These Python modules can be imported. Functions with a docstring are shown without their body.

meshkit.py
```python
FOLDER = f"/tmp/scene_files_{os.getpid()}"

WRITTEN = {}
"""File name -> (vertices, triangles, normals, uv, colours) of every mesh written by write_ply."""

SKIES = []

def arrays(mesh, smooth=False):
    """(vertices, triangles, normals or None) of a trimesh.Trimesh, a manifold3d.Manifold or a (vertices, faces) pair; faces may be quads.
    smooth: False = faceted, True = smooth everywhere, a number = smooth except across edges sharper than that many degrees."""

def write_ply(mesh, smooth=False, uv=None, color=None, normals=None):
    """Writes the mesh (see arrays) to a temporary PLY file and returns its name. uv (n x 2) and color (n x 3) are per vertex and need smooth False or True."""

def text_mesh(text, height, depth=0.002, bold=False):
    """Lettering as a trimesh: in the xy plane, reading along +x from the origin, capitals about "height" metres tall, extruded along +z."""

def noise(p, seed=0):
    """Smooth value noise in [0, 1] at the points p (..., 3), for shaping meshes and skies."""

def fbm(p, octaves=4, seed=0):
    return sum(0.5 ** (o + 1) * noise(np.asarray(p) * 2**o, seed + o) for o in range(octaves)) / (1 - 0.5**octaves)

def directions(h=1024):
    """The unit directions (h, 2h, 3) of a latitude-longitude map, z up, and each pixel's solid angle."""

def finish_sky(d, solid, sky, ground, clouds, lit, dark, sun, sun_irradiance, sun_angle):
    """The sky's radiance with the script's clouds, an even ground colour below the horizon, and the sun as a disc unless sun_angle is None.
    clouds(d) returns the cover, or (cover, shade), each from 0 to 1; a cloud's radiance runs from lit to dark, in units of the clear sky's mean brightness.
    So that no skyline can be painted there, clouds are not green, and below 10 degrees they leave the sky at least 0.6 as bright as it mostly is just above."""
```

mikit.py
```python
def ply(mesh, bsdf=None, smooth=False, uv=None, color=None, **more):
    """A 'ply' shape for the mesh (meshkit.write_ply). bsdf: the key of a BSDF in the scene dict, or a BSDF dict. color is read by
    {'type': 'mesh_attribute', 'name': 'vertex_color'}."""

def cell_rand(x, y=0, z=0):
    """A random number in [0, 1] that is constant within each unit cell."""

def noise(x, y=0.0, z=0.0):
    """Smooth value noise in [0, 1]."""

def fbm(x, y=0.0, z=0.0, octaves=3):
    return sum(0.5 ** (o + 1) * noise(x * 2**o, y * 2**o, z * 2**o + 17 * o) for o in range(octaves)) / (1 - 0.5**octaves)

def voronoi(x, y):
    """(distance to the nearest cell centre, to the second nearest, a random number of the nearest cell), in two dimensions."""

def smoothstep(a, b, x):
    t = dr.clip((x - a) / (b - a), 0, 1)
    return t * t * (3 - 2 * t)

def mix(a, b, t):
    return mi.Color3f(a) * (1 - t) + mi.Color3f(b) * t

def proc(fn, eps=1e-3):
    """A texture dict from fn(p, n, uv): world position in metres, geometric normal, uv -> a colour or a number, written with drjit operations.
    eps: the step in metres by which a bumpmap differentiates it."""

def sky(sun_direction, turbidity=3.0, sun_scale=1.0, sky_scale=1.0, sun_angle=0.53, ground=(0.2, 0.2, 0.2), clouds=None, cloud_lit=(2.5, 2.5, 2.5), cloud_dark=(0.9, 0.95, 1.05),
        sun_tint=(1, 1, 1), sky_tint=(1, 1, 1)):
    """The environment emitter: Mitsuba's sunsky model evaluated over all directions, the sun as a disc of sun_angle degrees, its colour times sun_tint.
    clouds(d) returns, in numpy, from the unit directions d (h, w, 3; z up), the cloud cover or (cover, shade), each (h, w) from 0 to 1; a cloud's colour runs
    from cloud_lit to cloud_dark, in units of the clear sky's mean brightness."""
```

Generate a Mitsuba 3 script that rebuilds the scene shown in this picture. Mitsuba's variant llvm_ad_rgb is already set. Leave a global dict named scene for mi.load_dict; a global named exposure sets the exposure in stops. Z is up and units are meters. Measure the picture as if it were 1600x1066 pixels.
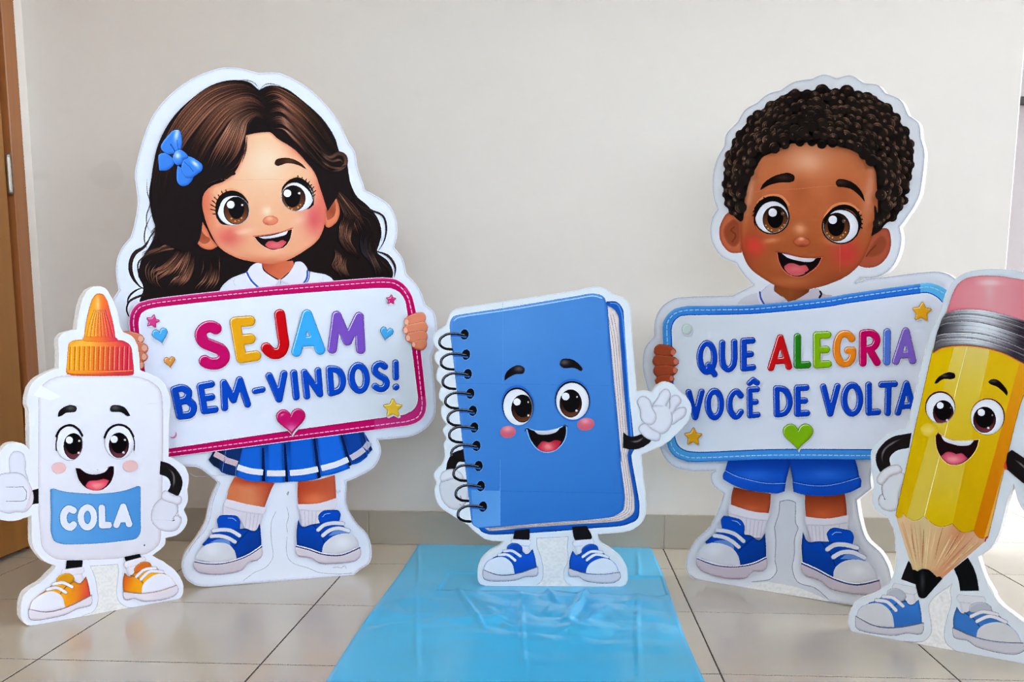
import math, random
import numpy as np, shapely, trimesh, mitsuba as mi, drjit as dr
import mikit, meshkit
from shapely.geometry import Polygon, LineString, Point, MultiPolygon, box
from shapely.ops import unary_union
from shapely import affinity
from mikit import proc, noise, fbm, smoothstep, mix, cell_rand

scene, labels = {}, {}
rnd = random.Random(7)
# ------------------------------------------------------------------ camera
TILE = 0.45
FOC, CY = 1627.17, 791.66                      # focal length and principal row of the 1600 x 1066 frame
PITCH, YAW, ROLL = 0.1686, -0.0467, 0.0066
CAM = np.array([0.0, 0.0, 0.6542])
cp, sp_, cyw, syw = math.cos(PITCH), math.sin(PITCH), math.cos(YAW), math.sin(YAW)
FW = np.array([syw * cp, cyw * cp, -sp_])
R0 = np.array([cyw, -syw, 0.0]); U0 = np.cross(R0, FW)
RT = math.cos(ROLL) * R0 + math.sin(ROLL) * U0
UP = -math.sin(ROLL) * R0 + math.cos(ROLL) * U0
T = mi.ScalarTransform4f
scene['camera'] = {'type': 'perspective', 'fov': math.degrees(2 * math.atan(800 / FOC)), 'fov_axis': 'x',
    'principal_point_offset_y': (533 - CY) / 1066, 'near_clip': 0.05, 'far_clip': 200.0,
    'to_world': T().look_at(origin=CAM.tolist(), target=(CAM + FW).tolist(), up=UP.tolist())}
# ------------------------------------------------------------------ light: open porch, sky from the front and right, sun behind the wall
SUN = (0.55, 0.25, 0.80)
scene['sky'] = mikit.sky(SUN, turbidity=4.0, sun_scale=0.025, sky_scale=1.0, ground=(0.25, 0.245, 0.235),
    clouds=lambda d: np.full(d.shape[:2], 0.62), cloud_lit=(1.5, 1.5, 1.5), cloud_dark=(1.0, 1.0, 1.05))
exposure = 5.5

# ------------------------------------------------------------------ helpers
def lin_rgb(c):
    c = np.asarray(c, float) / 255.0
    return np.where(c < 0.04045, c / 12.92, ((c + 0.055) / 1.055) ** 2.4)
def L3(*c, g=1.0): return (lin_rgb(c) * g).tolist()
def pr(color, rough=0.5, spec=0.5, **k):
    d = {'type': 'principled', 'roughness': rough, 'specular': spec, **k}
    d['base_color'] = color if isinstance(color, dict) else {'type': 'rgb', 'value': list(color)}
    return {'type': 'twosided', 'bsdf': d}
def add(key, mesh, bsdf, smooth=False, **k):
    while key in scene:
        b, n = (key[:-4], int(key[-3:])) if key[-3:].isdigit() and key[-4] == '_' else (key, 0)
        key = f'{b}_{n + 1:03d}'
    scene[key] = mikit.ply(mesh, bsdf, smooth, **k)
    return key
def lab(key, label=None, category=None, group=None, kind=None):
    labels[key] = {k: v for k, v in dict(label=label, category=category, group=group, kind=kind).items() if v}
def bx(x0, x1, y0, y1, z0, z1, bevel=0.0):
    if not bevel:
        m = trimesh.creation.box((x1 - x0, y1 - y0, z1 - z0)); m.apply_translation(((x0 + x1) / 2, (y0 + y1) / 2, (z0 + z1) / 2)); return m
    v, b = [], bevel
    for a in (0, 1):
        for c in (0, 1):
            for e in (0, 1):
                p = np.array([(x0, x1)[a], (y0, y1)[c], (z0, z1)[e]]); s = np.array([1 - 2 * a, 1 - 2 * c, 1 - 2 * e])
                for ax in range(3):
                    q = s * b; q[ax] = 0; v.append(p + q)
    return trimesh.convex.convex_hull(np.array(v))
def cat(*m): return trimesh.util.concatenate(list(m))
# ------------------------------------------------------------------ materials
scene['wall_paint'] = pr(proc(lambda p, n, uv: mix((0.60, 0.566, 0.515), (0.635, 0.60, 0.546), fbm(p.x * 2.2, p.y * 2.2, p.z * 2.2, 3))
    * (1 - 0.05 * smoothstep(0.72, 0.8, noise(p.x * 9, p.y * 9, p.z * 11)) * smoothstep(0.5, 0.7, noise(p.x * 1.4, p.z * 1.7 + 4)))), 0.55, 0.3)
scene['ceiling_paint'] = pr((0.78, 0.69, 0.57), 0.8, 0.2)
scene['side_paint'] = pr((0.70, 0.65, 0.59), 0.7, 0.2)
def tile_col(p, n, uv):
    r = cell_rand(dr.floor((p.x + 0.135) / 0.45), dr.floor((p.y - 0.147) / 0.45), 3)
    c = mix((0.465, 0.425, 0.335), (0.515, 0.472, 0.38), fbm(p.x * 3.1, p.y * 5.3, 2.0, 3))
    return c * (0.97 + 0.06 * r)
scene['tile'] = pr(proc(tile_col), 0.2, 0.45)
scene['base_tile'] = pr(proc(lambda p, n, uv: mix((0.33, 0.295, 0.23), (0.375, 0.335, 0.265), fbm(p.x * 4, p.z * 9, 1.0, 3))), 0.35, 0.4)
scene['grout'] = pr((0.075, 0.06, 0.05), 0.9, 0.1)
scene['grout_light'] = pr((0.42, 0.38, 0.31), 0.9, 0.1)
scene['door_wood'] = pr(proc(lambda p, n, uv: mix((0.27, 0.105, 0.016), (0.35, 0.145, 0.028), fbm(p.y * 26, p.z * 1.6, 3.0, 4))), 0.35, 0.4)
scene['frame_wood'] = pr(proc(lambda p, n, uv: mix((0.25, 0.085, 0.022), (0.32, 0.12, 0.035), fbm(p.y * 40, p.z * 2.0, 5.0, 3))), 0.35, 0.4)
scene['dark_gap'] = pr((0.012, 0.009, 0.007), 0.9, 0.1)
scene['steel'] = pr((0.26, 0.23, 0.19), 0.35, 0.5, metallic=1.0)
scene['far_wall'] = pr(proc(lambda p, n, uv: mix((0.34, 0.30, 0.29), (0.38, 0.335, 0.325), fbm(p.x * 3, p.z * 3, 0.0, 3))), 0.7, 0.2)
scene['dark_trim'] = pr((0.03, 0.022, 0.02), 0.5, 0.3)
scene['print'] = pr({'type': 'mesh_attribute', 'name': 'vertex_color'}, 0.36, 0.03)
scene['foam'] = {'type': 'twosided', 'bsdf': {'type': 'bumpmap', 'scale': 1.0,
    'arbitrary': proc(lambda p, n, uv: 0.0040 * noise(p.x * 190, p.y * 190, p.z * 190) + 0.0018 * noise(p.x * 420, p.y * 420, p.z * 420), 4e-4),
    'bsdf': {'type': 'principled', 'base_color': proc(lambda p, n, uv: mix((0.76, 0.76, 0.73), (0.83, 0.83, 0.80), smoothstep(0.3, 0.62, noise(p.x * 210, p.y * 210, p.z * 210)))), 'roughness': 0.7, 'specular': 0.2}}}
scene['runner_film'] = pr(proc(lambda p, n, uv: mix((0.06, 0.48, 0.78), (0.075, 0.52, 0.82), fbm(p.x * 3, p.y * 3, 0.0, 2))), 0.2, 0.3)

# ------------------------------------------------------------------ the room
WALL_Y, LEFT_X, END_X, CEIL = 3.119, -1.566, 1.268, 2.75
def struct(key, mesh, bsdf, **k):
    key = add(key, mesh, bsdf, **k); lab(key, kind='structure'); return key
struct('wall_back', bx(LEFT_X - 0.15, END_X, WALL_Y, WALL_Y + 0.15, -0.02, CEIL, 0.004), 'wall_paint')
DY0, DY1 = 2.42, 3.215 - 0.22                 # door leaf along the left wall
struct('wall_left', cat(bx(LEFT_X - 0.15, LEFT_X, 3.052, WALL_Y, -0.02, CEIL), bx(LEFT_X - 0.15, LEFT_X, -3.0, 2.12, -0.02, CEIL),
                        bx(LEFT_X - 0.15, LEFT_X, 2.12, 3.052, 2.12, CEIL)), 'side_paint')
struct('wall_front', cat(bx(LEFT_X - 0.15, -1.3, -3.15, -3.0, -0.02, CEIL), bx(-1.3, 2.75, -3.15, -3.0, -0.02, 1.0)), 'side_paint')
struct('wall_right', bx(2.6, 2.75, -3.0, 2.3, -0.02, 1.45), 'side_paint')
struct('ceiling', bx(LEFT_X - 0.15, 3.6, -3.0, 4.55, CEIL, CEIL + 0.12), 'ceiling_paint')
struct('floor', bx(LEFT_X - 0.15, 7.0, -4.0, 6.4, -0.04, -0.0007), 'grout')
X0, Y0 = -2.2999 * TILE, 6.3269 * TILE         # grid corner of the tiles
tiles = {}
def tile_mesh(x0, x1, y0, y1, dz=0.0): return bx(x0 + 0.0017, x1 - 0.0017, y0 + 0.0017, y1 - 0.0017, -0.02, dz, 0.0005)
for j in range(-8, 9):
    for i in range(-2, 8):
        xa, xb, ya, yb = X0 + i * TILE, X0 + (i + 1) * TILE, Y0 + (j - 1) * TILE, Y0 + j * TILE
        if xb < LEFT_X or yb < -0.8 or (i > 5 and yb < 1.0): continue
        xa = max(xa, LEFT_X - 0.14)
        if ya < WALL_Y < yb and xa < END_X: yb = WALL_Y if xb <= END_X + 0.2 else yb
        elif ya > WALL_Y and xb < END_X: continue
        add('floor__tile', tile_mesh(xa, xb, ya, yb, rnd.uniform(-0.0004, 0.0)), 'tile')
BB = 0.105
struct('baseboard_back', bx(LEFT_X, END_X, WALL_Y - 0.007, WALL_Y, 0.0, BB), 'grout_light')
k0 = X0 - TILE
while k0 < END_X:
    a, b = max(k0, LEFT_X), min(k0 + TILE, END_X)
    if b - a > 0.01: add('baseboard_back__tile', bx(a + 0.0013, b - 0.0013, WALL_Y - 0.010, WALL_Y - 0.003, 0.002, BB, 0.0012), 'base_tile')
    k0 += TILE
struct('baseboard_left', bx(LEFT_X, LEFT_X + 0.009, 3.055, WALL_Y - 0.01, 0.0, BB, 0.0012), 'base_tile')
struct('wall_far', bx(0.9, 7.0, 5.05, 5.2, -0.02, 3.2), 'far_wall')
add('wall_far__rail', bx(0.9, 7.0, 5.02, 5.05, 1.668, 1.70), 'dark_trim')
struct('baseboard_far', bx(0.9, 7.0, 5.038, 5.05, 0.0, 0.10), 'base_tile')
# the door, in the left wall
lab('door_1', kind='structure')
fx = LEFT_X
add('door_1__frame', cat(bx(fx - 0.14, fx + 0.012, 2.985, 3.052, 0, 2.12, 0.003), bx(fx - 0.14, fx + 0.012, 2.12, 2.187, 0, 2.12, 0.003), bx(fx - 0.14, fx + 0.012, 2.12, 3.052, 2.05, 2.12, 0.003)), 'frame_wood')
add('door_1__stop', bx(fx - 0.10, fx - 0.012, 2.967, 2.985, 0, 2.05), 'frame_wood')
add('door_1__leaf', bx(fx - 0.035, fx + 0.002, 2.192, 2.962, 0.012, 2.045, 0.003), 'door_wood')
add('door_1__threshold', bx(fx - 0.14, fx - 0.028, 2.187, 2.985, 0.0, 0.05), 'dark_gap')
for zc in (0.30, 1.075, 1.82):
    pin = trimesh.creation.cylinder(0.0075, 0.092, sections=20); pin.apply_translation((fx + 0.008, 2.968, zc))
    caps = [trimesh.creation.icosphere(2, 0.008) for _ in range(2)]
    for c, s in zip(caps, (-1, 1)): c.apply_translation((fx + 0.008, 2.968, zc + s * 0.049))
    rings = [trimesh.creation.cylinder(0.0083, 0.0175, sections=20) for _ in range(4)]
    for q, r_ in enumerate(rings): r_.apply_translation((fx + 0.008, 2.968, zc - 0.0285 + q * 0.019))
    add('door_1__hinge', cat(pin, *caps, *rings), 'steel', smooth=40)

# ------------------------------------------------------------------ printed artwork: flat pieces of print on the front of a foam board
def rays(P):
    P = np.asarray(P, float)
    return FW + np.outer((P[:, 0] - 800) / FOC, RT) - np.outer((P[:, 1] - CY) / FOC, UP)
def on_floor(x, y):
    d = rays([(x, y)])[0]
    return CAM + d * (-CAM[2] / d[2])
class Z:
    """A drawing frame: its coordinates divided by s and moved to (x0, y0)."""
    def __init__(self, x0, y0, s): self.x0, self.y0, self.s = x0, y0, s
    def p(self, x, y): return (self.x0 + x / self.s, self.y0 + y / self.s)
    def pts(self, t):
        out, cor = [], []
        for w in t.split():
            c = w.endswith('!'); x, y = w.rstrip('!').split(',')
            out.append(self.p(float(x), float(y))); cor.append(c)
        return np.array(out), np.array(cor)
    def sp(self, t): return spline(*self.pts(t))                       # smooth closed outline
    def po(self, t): return fix(Polygon(self.pts(t)[0]))               # straight-sided outline
    def ln(self, t): return spline(*self.pts(t), closed=False)         # smooth open line
    def st(self, t, w): return LineString(self.ln(t)).buffer(w / self.s / 2)
    def pl(self, t, w): return LineString(self.pts(t)[0]).buffer(w / self.s / 2)
    def el(self, x, y, rx, ry=None, rot=0):
        e = affinity.rotate(affinity.scale(Point(0, 0).buffer(1, 24), rx / self.s, (ry or rx) / self.s), rot)
        return affinity.translate(e, *self.p(x, y))
I = Z(0, 0, 1)
def fix(g): return g if g.is_valid else g.buffer(0)
def spline(p, cor, closed=True, step=1.6):
    n = len(p); out = []
    def tang(i, side):
        a, b = (p[i - 1] if closed or i > 0 else p[i]), (p[(i + 1) % n] if closed or i < n - 1 else p[i])
        d0, d1 = p[i] - a, b - p[i]; l0, l1 = np.linalg.norm(d0) + 1e-9, np.linalg.norm(d1) + 1e-9
        if cor[i]: return (d0 / l0) if side < 0 else (d1 / l1)
        v = d0 / l0 * l1 + d1 / l1 * l0
        return v / (np.linalg.norm(v) + 1e-9)
    for i in range(n if closed else n - 1):
        a, b = p[i], p[(i + 1) % n]; L = np.linalg.norm(b - a)
        j = (i + 1) % n
        la = np.linalg.norm(p[i] - p[i - 1]) if not cor[i] and (closed or i > 0) else L
        lb = np.linalg.norm(p[(j + 1) % n] - b) if not cor[j] and (closed or j < n - 1) else L
        m0, m1 = tang(i, 1) * min(L, 1.5 * la), tang(j, -1) * min(L, 1.5 * lb)
        k = max(2, min(14, int(L / step) + 1)); t = (np.arange(k) / k)[:, None]
        out.append((2 * t**3 - 3 * t**2 + 1) * a + (t**3 - 2 * t**2 + t) * m0 + (-2 * t**3 + 3 * t**2) * b + (t**3 - t**2) * m1)
    if not closed: out.append(p[-1:])
    out = np.vstack(out)
    return fix(Polygon(out)) if closed else out
def mixc(a, b, t): return np.asarray(a, float) * (1 - t) + np.asarray(b, float) * t
def col(f, P): return f(P) if callable(f) else np.broadcast_to(np.asarray(f, float), (len(P), 3))
def lg(x0, y0, x1, y1, *stops):                                        # printed colour ramp along a line
    S = np.array([s for s in stops], float); d = np.array([x1 - x0, y1 - y0], float)
    def f(P):
        t = np.clip(((P - [x0, y0]) @ d) / (d @ d), 0, 1) * (len(S) - 1)
        return np.stack([np.interp(t, np.arange(len(S)), S[:, k]) for k in range(3)], 1)
    return f
def blob(f, x, y, rx, ry, c, a=1.0, rot=0.0, hard=1.0):                # soft printed spot
    cr, sr = math.cos(math.radians(rot)), math.sin(math.radians(rot))
    def g(P):
        u, v = P[:, 0] - x, P[:, 1] - y
        q = ((u * cr + v * sr) / rx) ** 2 + ((-u * sr + v * cr) / ry) ** 2
        w = (a * np.exp(-q ** hard))[:, None]
        return col(f, P) * (1 - w) + np.asarray(c, float) * w
    return g
def rim(f, poly, c, w, a=1.0):                                         # printed darker or lighter edge
    b = poly.boundary
    def g(P):
        k = (a * np.clip(1 - shapely.distance(shapely.points(P), b) / w, 0, 1) ** 1.5)[:, None]
        return col(f, P) * (1 - k) + np.asarray(c, float) * k
    return g
def side(f, poly, dx, dy, c, a=1.0):                                   # printed edge on the (dx, dy) side
    s = affinity.translate(poly, -dx, -dy); L = math.hypot(dx, dy)
    def g(P):
        k = (a * np.clip(shapely.distance(shapely.points(P), s) / L, 0, 1))[:, None]
        return col(f, P) * (1 - k) + np.asarray(c, float) * k
    return g
def parts_of(g): return [q for q in getattr(g, 'geoms', [g]) if q.geom_type == 'Polygon' and q.area > 0.02]
def earcut(q): return trimesh.creation.triangulate_polygon(q, engine='earcut')
def grid_mesh(g, s):
    V, F, k = [], [], 0
    for q in parts_of(g):
        x0, y0, x1, y1 = q.bounds
        xs, ys = np.arange(x0 - 0.01, x1 + s, s), np.arange(y0 - 0.01, y1 + s, s)
        gx, gy = (a.ravel() for a in np.meshgrid(xs, ys))
        cells = shapely.box(gx, gy, gx + s, gy + s)
        shapely.prepare(q)
        full = shapely.contains_properly(q, cells); cut = shapely.intersects(q, cells) & ~full
        fx_, fy_ = gx[full], gy[full]; n = len(fx_)
        if n:
            V.append(np.stack([np.stack([fx_ + a * s, fy_ + b * s], 1) for a, b in ((0, 0), (1, 0), (1, 1), (0, 1))], 1).reshape(-1, 2))
            b = k + np.arange(n)[:, None] * 4
            F += [b + [0, 1, 2], b + [0, 2, 3]]; k += 4 * n
        for h in shapely.intersection(q, cells[cut]):
            for e in parts_of(h):
                c = np.array(e.exterior.coords)[:-1]
                if len(e.interiors) == 0 and len(c) <= 4 and e.convex_hull.area - e.area < 1e-9: v, f = c, np.array([[0, j, j + 1] for j in range(1, len(c) - 1)])
                else: v, f = earcut(e)
                V.append(np.asarray(v)); F.append(np.asarray(f) + k); k += len(v)
    return (np.vstack(V), np.vstack(F)) if V else (np.zeros((0, 2)), np.zeros((0, 3), int))
GAIN = 0.92
STEP = 2.2e-5
class Cutout:
    """A foam board standing on the floor, its front facing the camera's side, printed pieces on it."""
    def __init__(self, name, left, right, label):
        self.name = name
        a, b = on_floor(*left), on_floor(*right)
        self.t = (b - a) / np.linalg.norm(b - a)
        self.n = np.cross(self.t, [0, 0, 1.0]); self.a = a; self.k = 0; self.parts = {}
        lab(name, label, 'cutout')
    def at(self, P, off=0.0):
        d = rays(P); q = self.a + self.n * off
        return CAM + d * (((q - CAM) @ self.n) / (d @ self.n))[:, None]
    def foam(self, outline, thick=0.022, rough=0.0):
        P = np.array(outline.simplify(0.25).exterior.coords)[:-1]
        W = self.at(P, -0.0004); uv = np.stack([(W - self.a) @ self.t, np.maximum(W[:, 2], 0.0)], 1)
        g = fix(Polygon(uv))
        g = max(parts_of(g), key=lambda q: q.area)
        e = np.array(g.segmentize(0.006 if rough else 0.05).exterior.coords)[:-1]
        def wob(off, seed):
            if not rough: return e
            c = np.roll(e, -1, 0) - np.roll(e, 1, 0); nn = np.stack([c[:, 1], -c[:, 0]], 1) / (np.linalg.norm(c, axis=1)[:, None] + 1e-9)
            if Polygon(e).exterior.is_ccw is False: nn = -nn
            w = rough * (meshkit.fbm(np.c_[e * 90, np.full(len(e), off * 40)], 3, seed) - 0.35)
            if off == 0: w = np.maximum(w, 0) + 0.0002
            q = e + nn * w[:, None]; q[:, 1] = np.maximum(q[:, 1], 0); q[e[:, 1] < 0.004, 1] = e[e[:, 1] < 0.004, 1]
            return q
        v2, f = earcut(Polygon(e)); n = len(e)
        lay = [wob(0, 1), wob(0.35, 2), wob(0.7, 3), wob(1, 4)] if rough else [e, e]
        V = np.vstack([self.a + np.outer(q[:, 0], self.t) + np.outer(q[:, 1], [0, 0, 1.0]) - self.n * (0.0004 + thick * i / (len(lay) - 1)) for i, q in enumerate(lay)])
        idx = np.arange(n); nx = (idx + 1) % n; F = []
        for i in range(len(lay) - 1): F += [np.c_[idx + i * n, idx + (i + 1) * n, nx + (i + 1) * n], np.c_[idx + i * n, nx + (i + 1) * n, nx + i * n]]
        V[:, 2] = np.maximum(V[:, 2], 0.0002)
        # the caps, from the boundary's own vertices
        from scipy.spatial import cKDTree
        m = cKDTree(e).query(np.asarray(v2)[:, :2])[1]
        F += [m[f], m[f][:, ::-1] + (len(lay) - 1) * n]
        mesh = trimesh.Trimesh(V, np.vstack(F), process=False); mesh.fix_normals()
        add(self.name + '__board', mesh, 'foam')
    def mesh(self, part, v, f, c):
        self.k += 1
        self.parts.setdefault(part, []).append((np.asarray(v, float), np.asarray(f), np.asarray(c, float), self.k))
    def paint(self, part, g, f=(0, 0, 0), size=None):
        g = fix(g)
        if g.is_empty: return
        if callable(f):
            v, t = grid_mesh(g, size or float(np.clip(math.sqrt(g.area) / 16, 1.2, 5.0)))
        else:
            v, t, k = [], [], 0
            for q in parts_of(g):
                a, b = earcut(q.simplify(0.06)); v.append(np.asarray(a)); t.append(np.asarray(b) + k); k += len(a)
            if not v: return
            v, t = np.vstack(v), np.vstack(t)
        if len(v): self.mesh(part, v, t, col(f, v))
    def line(self, part, z, t, w, f=(0, 0, 0)): self.paint(part, z.st(t, w), f)
    def ribbon(self, part, L, w, stops, taper=(0.0, 1.0, 0.0), edge=0.55):
        """A strand along the points L, w wide, its printed colour running through stops."""
        L = np.asarray(L, float); d = np.r_[0, np.cumsum(np.linalg.norm(np.diff(L, axis=0), axis=1))]
        m = int(np.clip(d[-1] / 3.5, 6, 26)); t = np.linspace(0, 1, m)
        L = np.stack([np.interp(t * d[-1], d, L[:, i]) for i in (0, 1)], 1)
        g = np.gradient(L, axis=0); g /= np.linalg.norm(g, axis=1)[:, None] + 1e-9; nn = np.stack([-g[:, 1], g[:, 0]], 1)
        ww = np.interp(t, np.linspace(0, 1, len(taper)), taper)[:, None] * w / 2
        S = np.array(stops, float); C = np.stack([np.interp(t, np.linspace(0, 1, len(S)), S[:, k]) for k in range(3)], 1)
        v = np.vstack([L - nn * ww, L, L + nn * ww]); i = np.arange(m - 1)
        F = [np.c_[i + a * m, i + (a + 1) * m, i + (a + 1) * m + 1] for a in (0, 1)] + [np.c_[i + a * m, i + (a + 1) * m + 1, i + a * m + 1] for a in (0, 1)]
        self.mesh(part, v, np.vstack(F), np.vstack([C * edge, C, C * edge]))
    def gloss(self, part, g, c, hl=0.75, shadow=(206, 206, 212), sh=(1.3, 2.0), dark=0.6, band=1.2):
        """A raised-looking printed piece: soft shadow, dark rim, colour, light line on its upper left."""
        c = np.asarray(c, float)
        if shadow is not None: self.paint(part, affinity.translate(g, *sh).buffer(0.5), shadow)
        self.paint(part, g, c * dark)
        q = g.buffer(-0.6)
        self.paint(part, q, side(side(tuple(c), q, 1.6, 2.2, c * 0.78, 0.8), q, -1.5, -2.0, mixc(c, (255, 255, 255), 0.25), 0.7), size=2.0)
        q = g.buffer(-1.5)
        self.paint(part, q.difference(affinity.translate(q, band * 0.75, band)).buffer(-0.12), mixc(c, (255, 255, 255), hl))
    def letter(self, part, z, strokes, w, c, **k):
        self.gloss(part, unary_union([s if hasattr(s, 'area') else z.st(s, w) for s in strokes]), c, **k)
    def eye(self, part, z, white, iris, pupil, hl, lid=(7, 4), browns=((20, 8, 6), (30, 14, 10), (115, 62, 36)), dots=(), ring=(25, 12, 12), soft=(120, 120, 125)):
        w = z.el(*white)
        if lid:
            o = affinity.translate(z.el(white[0], white[1], white[2] + lid[0], white[3] + lid[1], *white[4:]), 0, -lid[1] / z.s * 0.9)
            self.paint(part, o, ring)
        self.paint(part, w.buffer(0.35), soft)
        self.paint(part, w, side(rim((236, 238, 244), w, (205, 207, 215), 4, 0.6), w, 5, 4, (200, 203, 212), 0.5))
        ir = z.el(*iris).intersection(w.buffer(-0.3)); x0, y0, x1, y1 = z.el(*iris).bounds
        self.paint(part, ir, (14, 8, 8))
        q = z.el(iris[0], iris[1], iris[2] * 0.93, iris[3] * 0.94).intersection(w.buffer(-0.5))
        self.paint(part, q, lg(0, y0, 0, y1, *browns), size=1.6)
        if pupil: self.paint(part, z.el(*pupil).intersection(w), (8, 5, 6))
        self.paint(part, z.el(*hl), (238, 240, 246))
        for d in dots: self.paint(part, z.el(*d[:3]), d[3] if len(d) > 3 else (225, 215, 215))
    def finish(self):
        for part, L in self.parts.items():
            part = part.split('~')[0]
            V, F, C, k = [], [], [], 0
            for v, f, c, lay in L:
                V.append(self.at(v, lay * STEP)); C.append(lin_rgb(np.clip(c, 0, 255)) * GAIN)
                a = v[f]; s = (a[:, 1, 0] - a[:, 0, 0]) * (a[:, 2, 1] - a[:, 0, 1]) - (a[:, 1, 1] - a[:, 0, 1]) * (a[:, 2, 0] - a[:, 0, 0])
                F.append(np.where(s[:, None] > 0, f[:, ::-1], f) + k); k += len(v)
            V = np.vstack(V); V[:, 2] = np.maximum(V[:, 2], 0.0003)
            key = add(self.name + '__' + part, (V, np.vstack(F)), 'print', False, color=np.vstack(C))
def star(x, y, r, rot=0):
    a = np.radians(rot - 90 + np.arange(10) * 36); rr = np.where(np.arange(10) % 2 == 0, r, r * 0.5)
    return Polygon(np.c_[x + rr * np.cos(a), y + rr * np.sin(a)]).buffer(-r * 0.09).buffer(r * 0.17).buffer(-r * 0.05)
def heart(x, y, w, h, rot=0):
    t = np.linspace(0, 2 * np.pi, 60, endpoint=False)
    hx, hy = 16 * np.sin(t) ** 3, -(13 * np.cos(t) - 5 * np.cos(2 * t) - 2 * np.cos(3 * t) - np.cos(4 * t))
    return affinity.translate(affinity.rotate(Polygon(np.c_[hx / 32 * w, (hy - 2.5) / 29 * h]), rot, origin=(0, 0)), x, y)
PAPER = (226, 233, 243)
LINE = (176, 182, 192)
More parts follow.
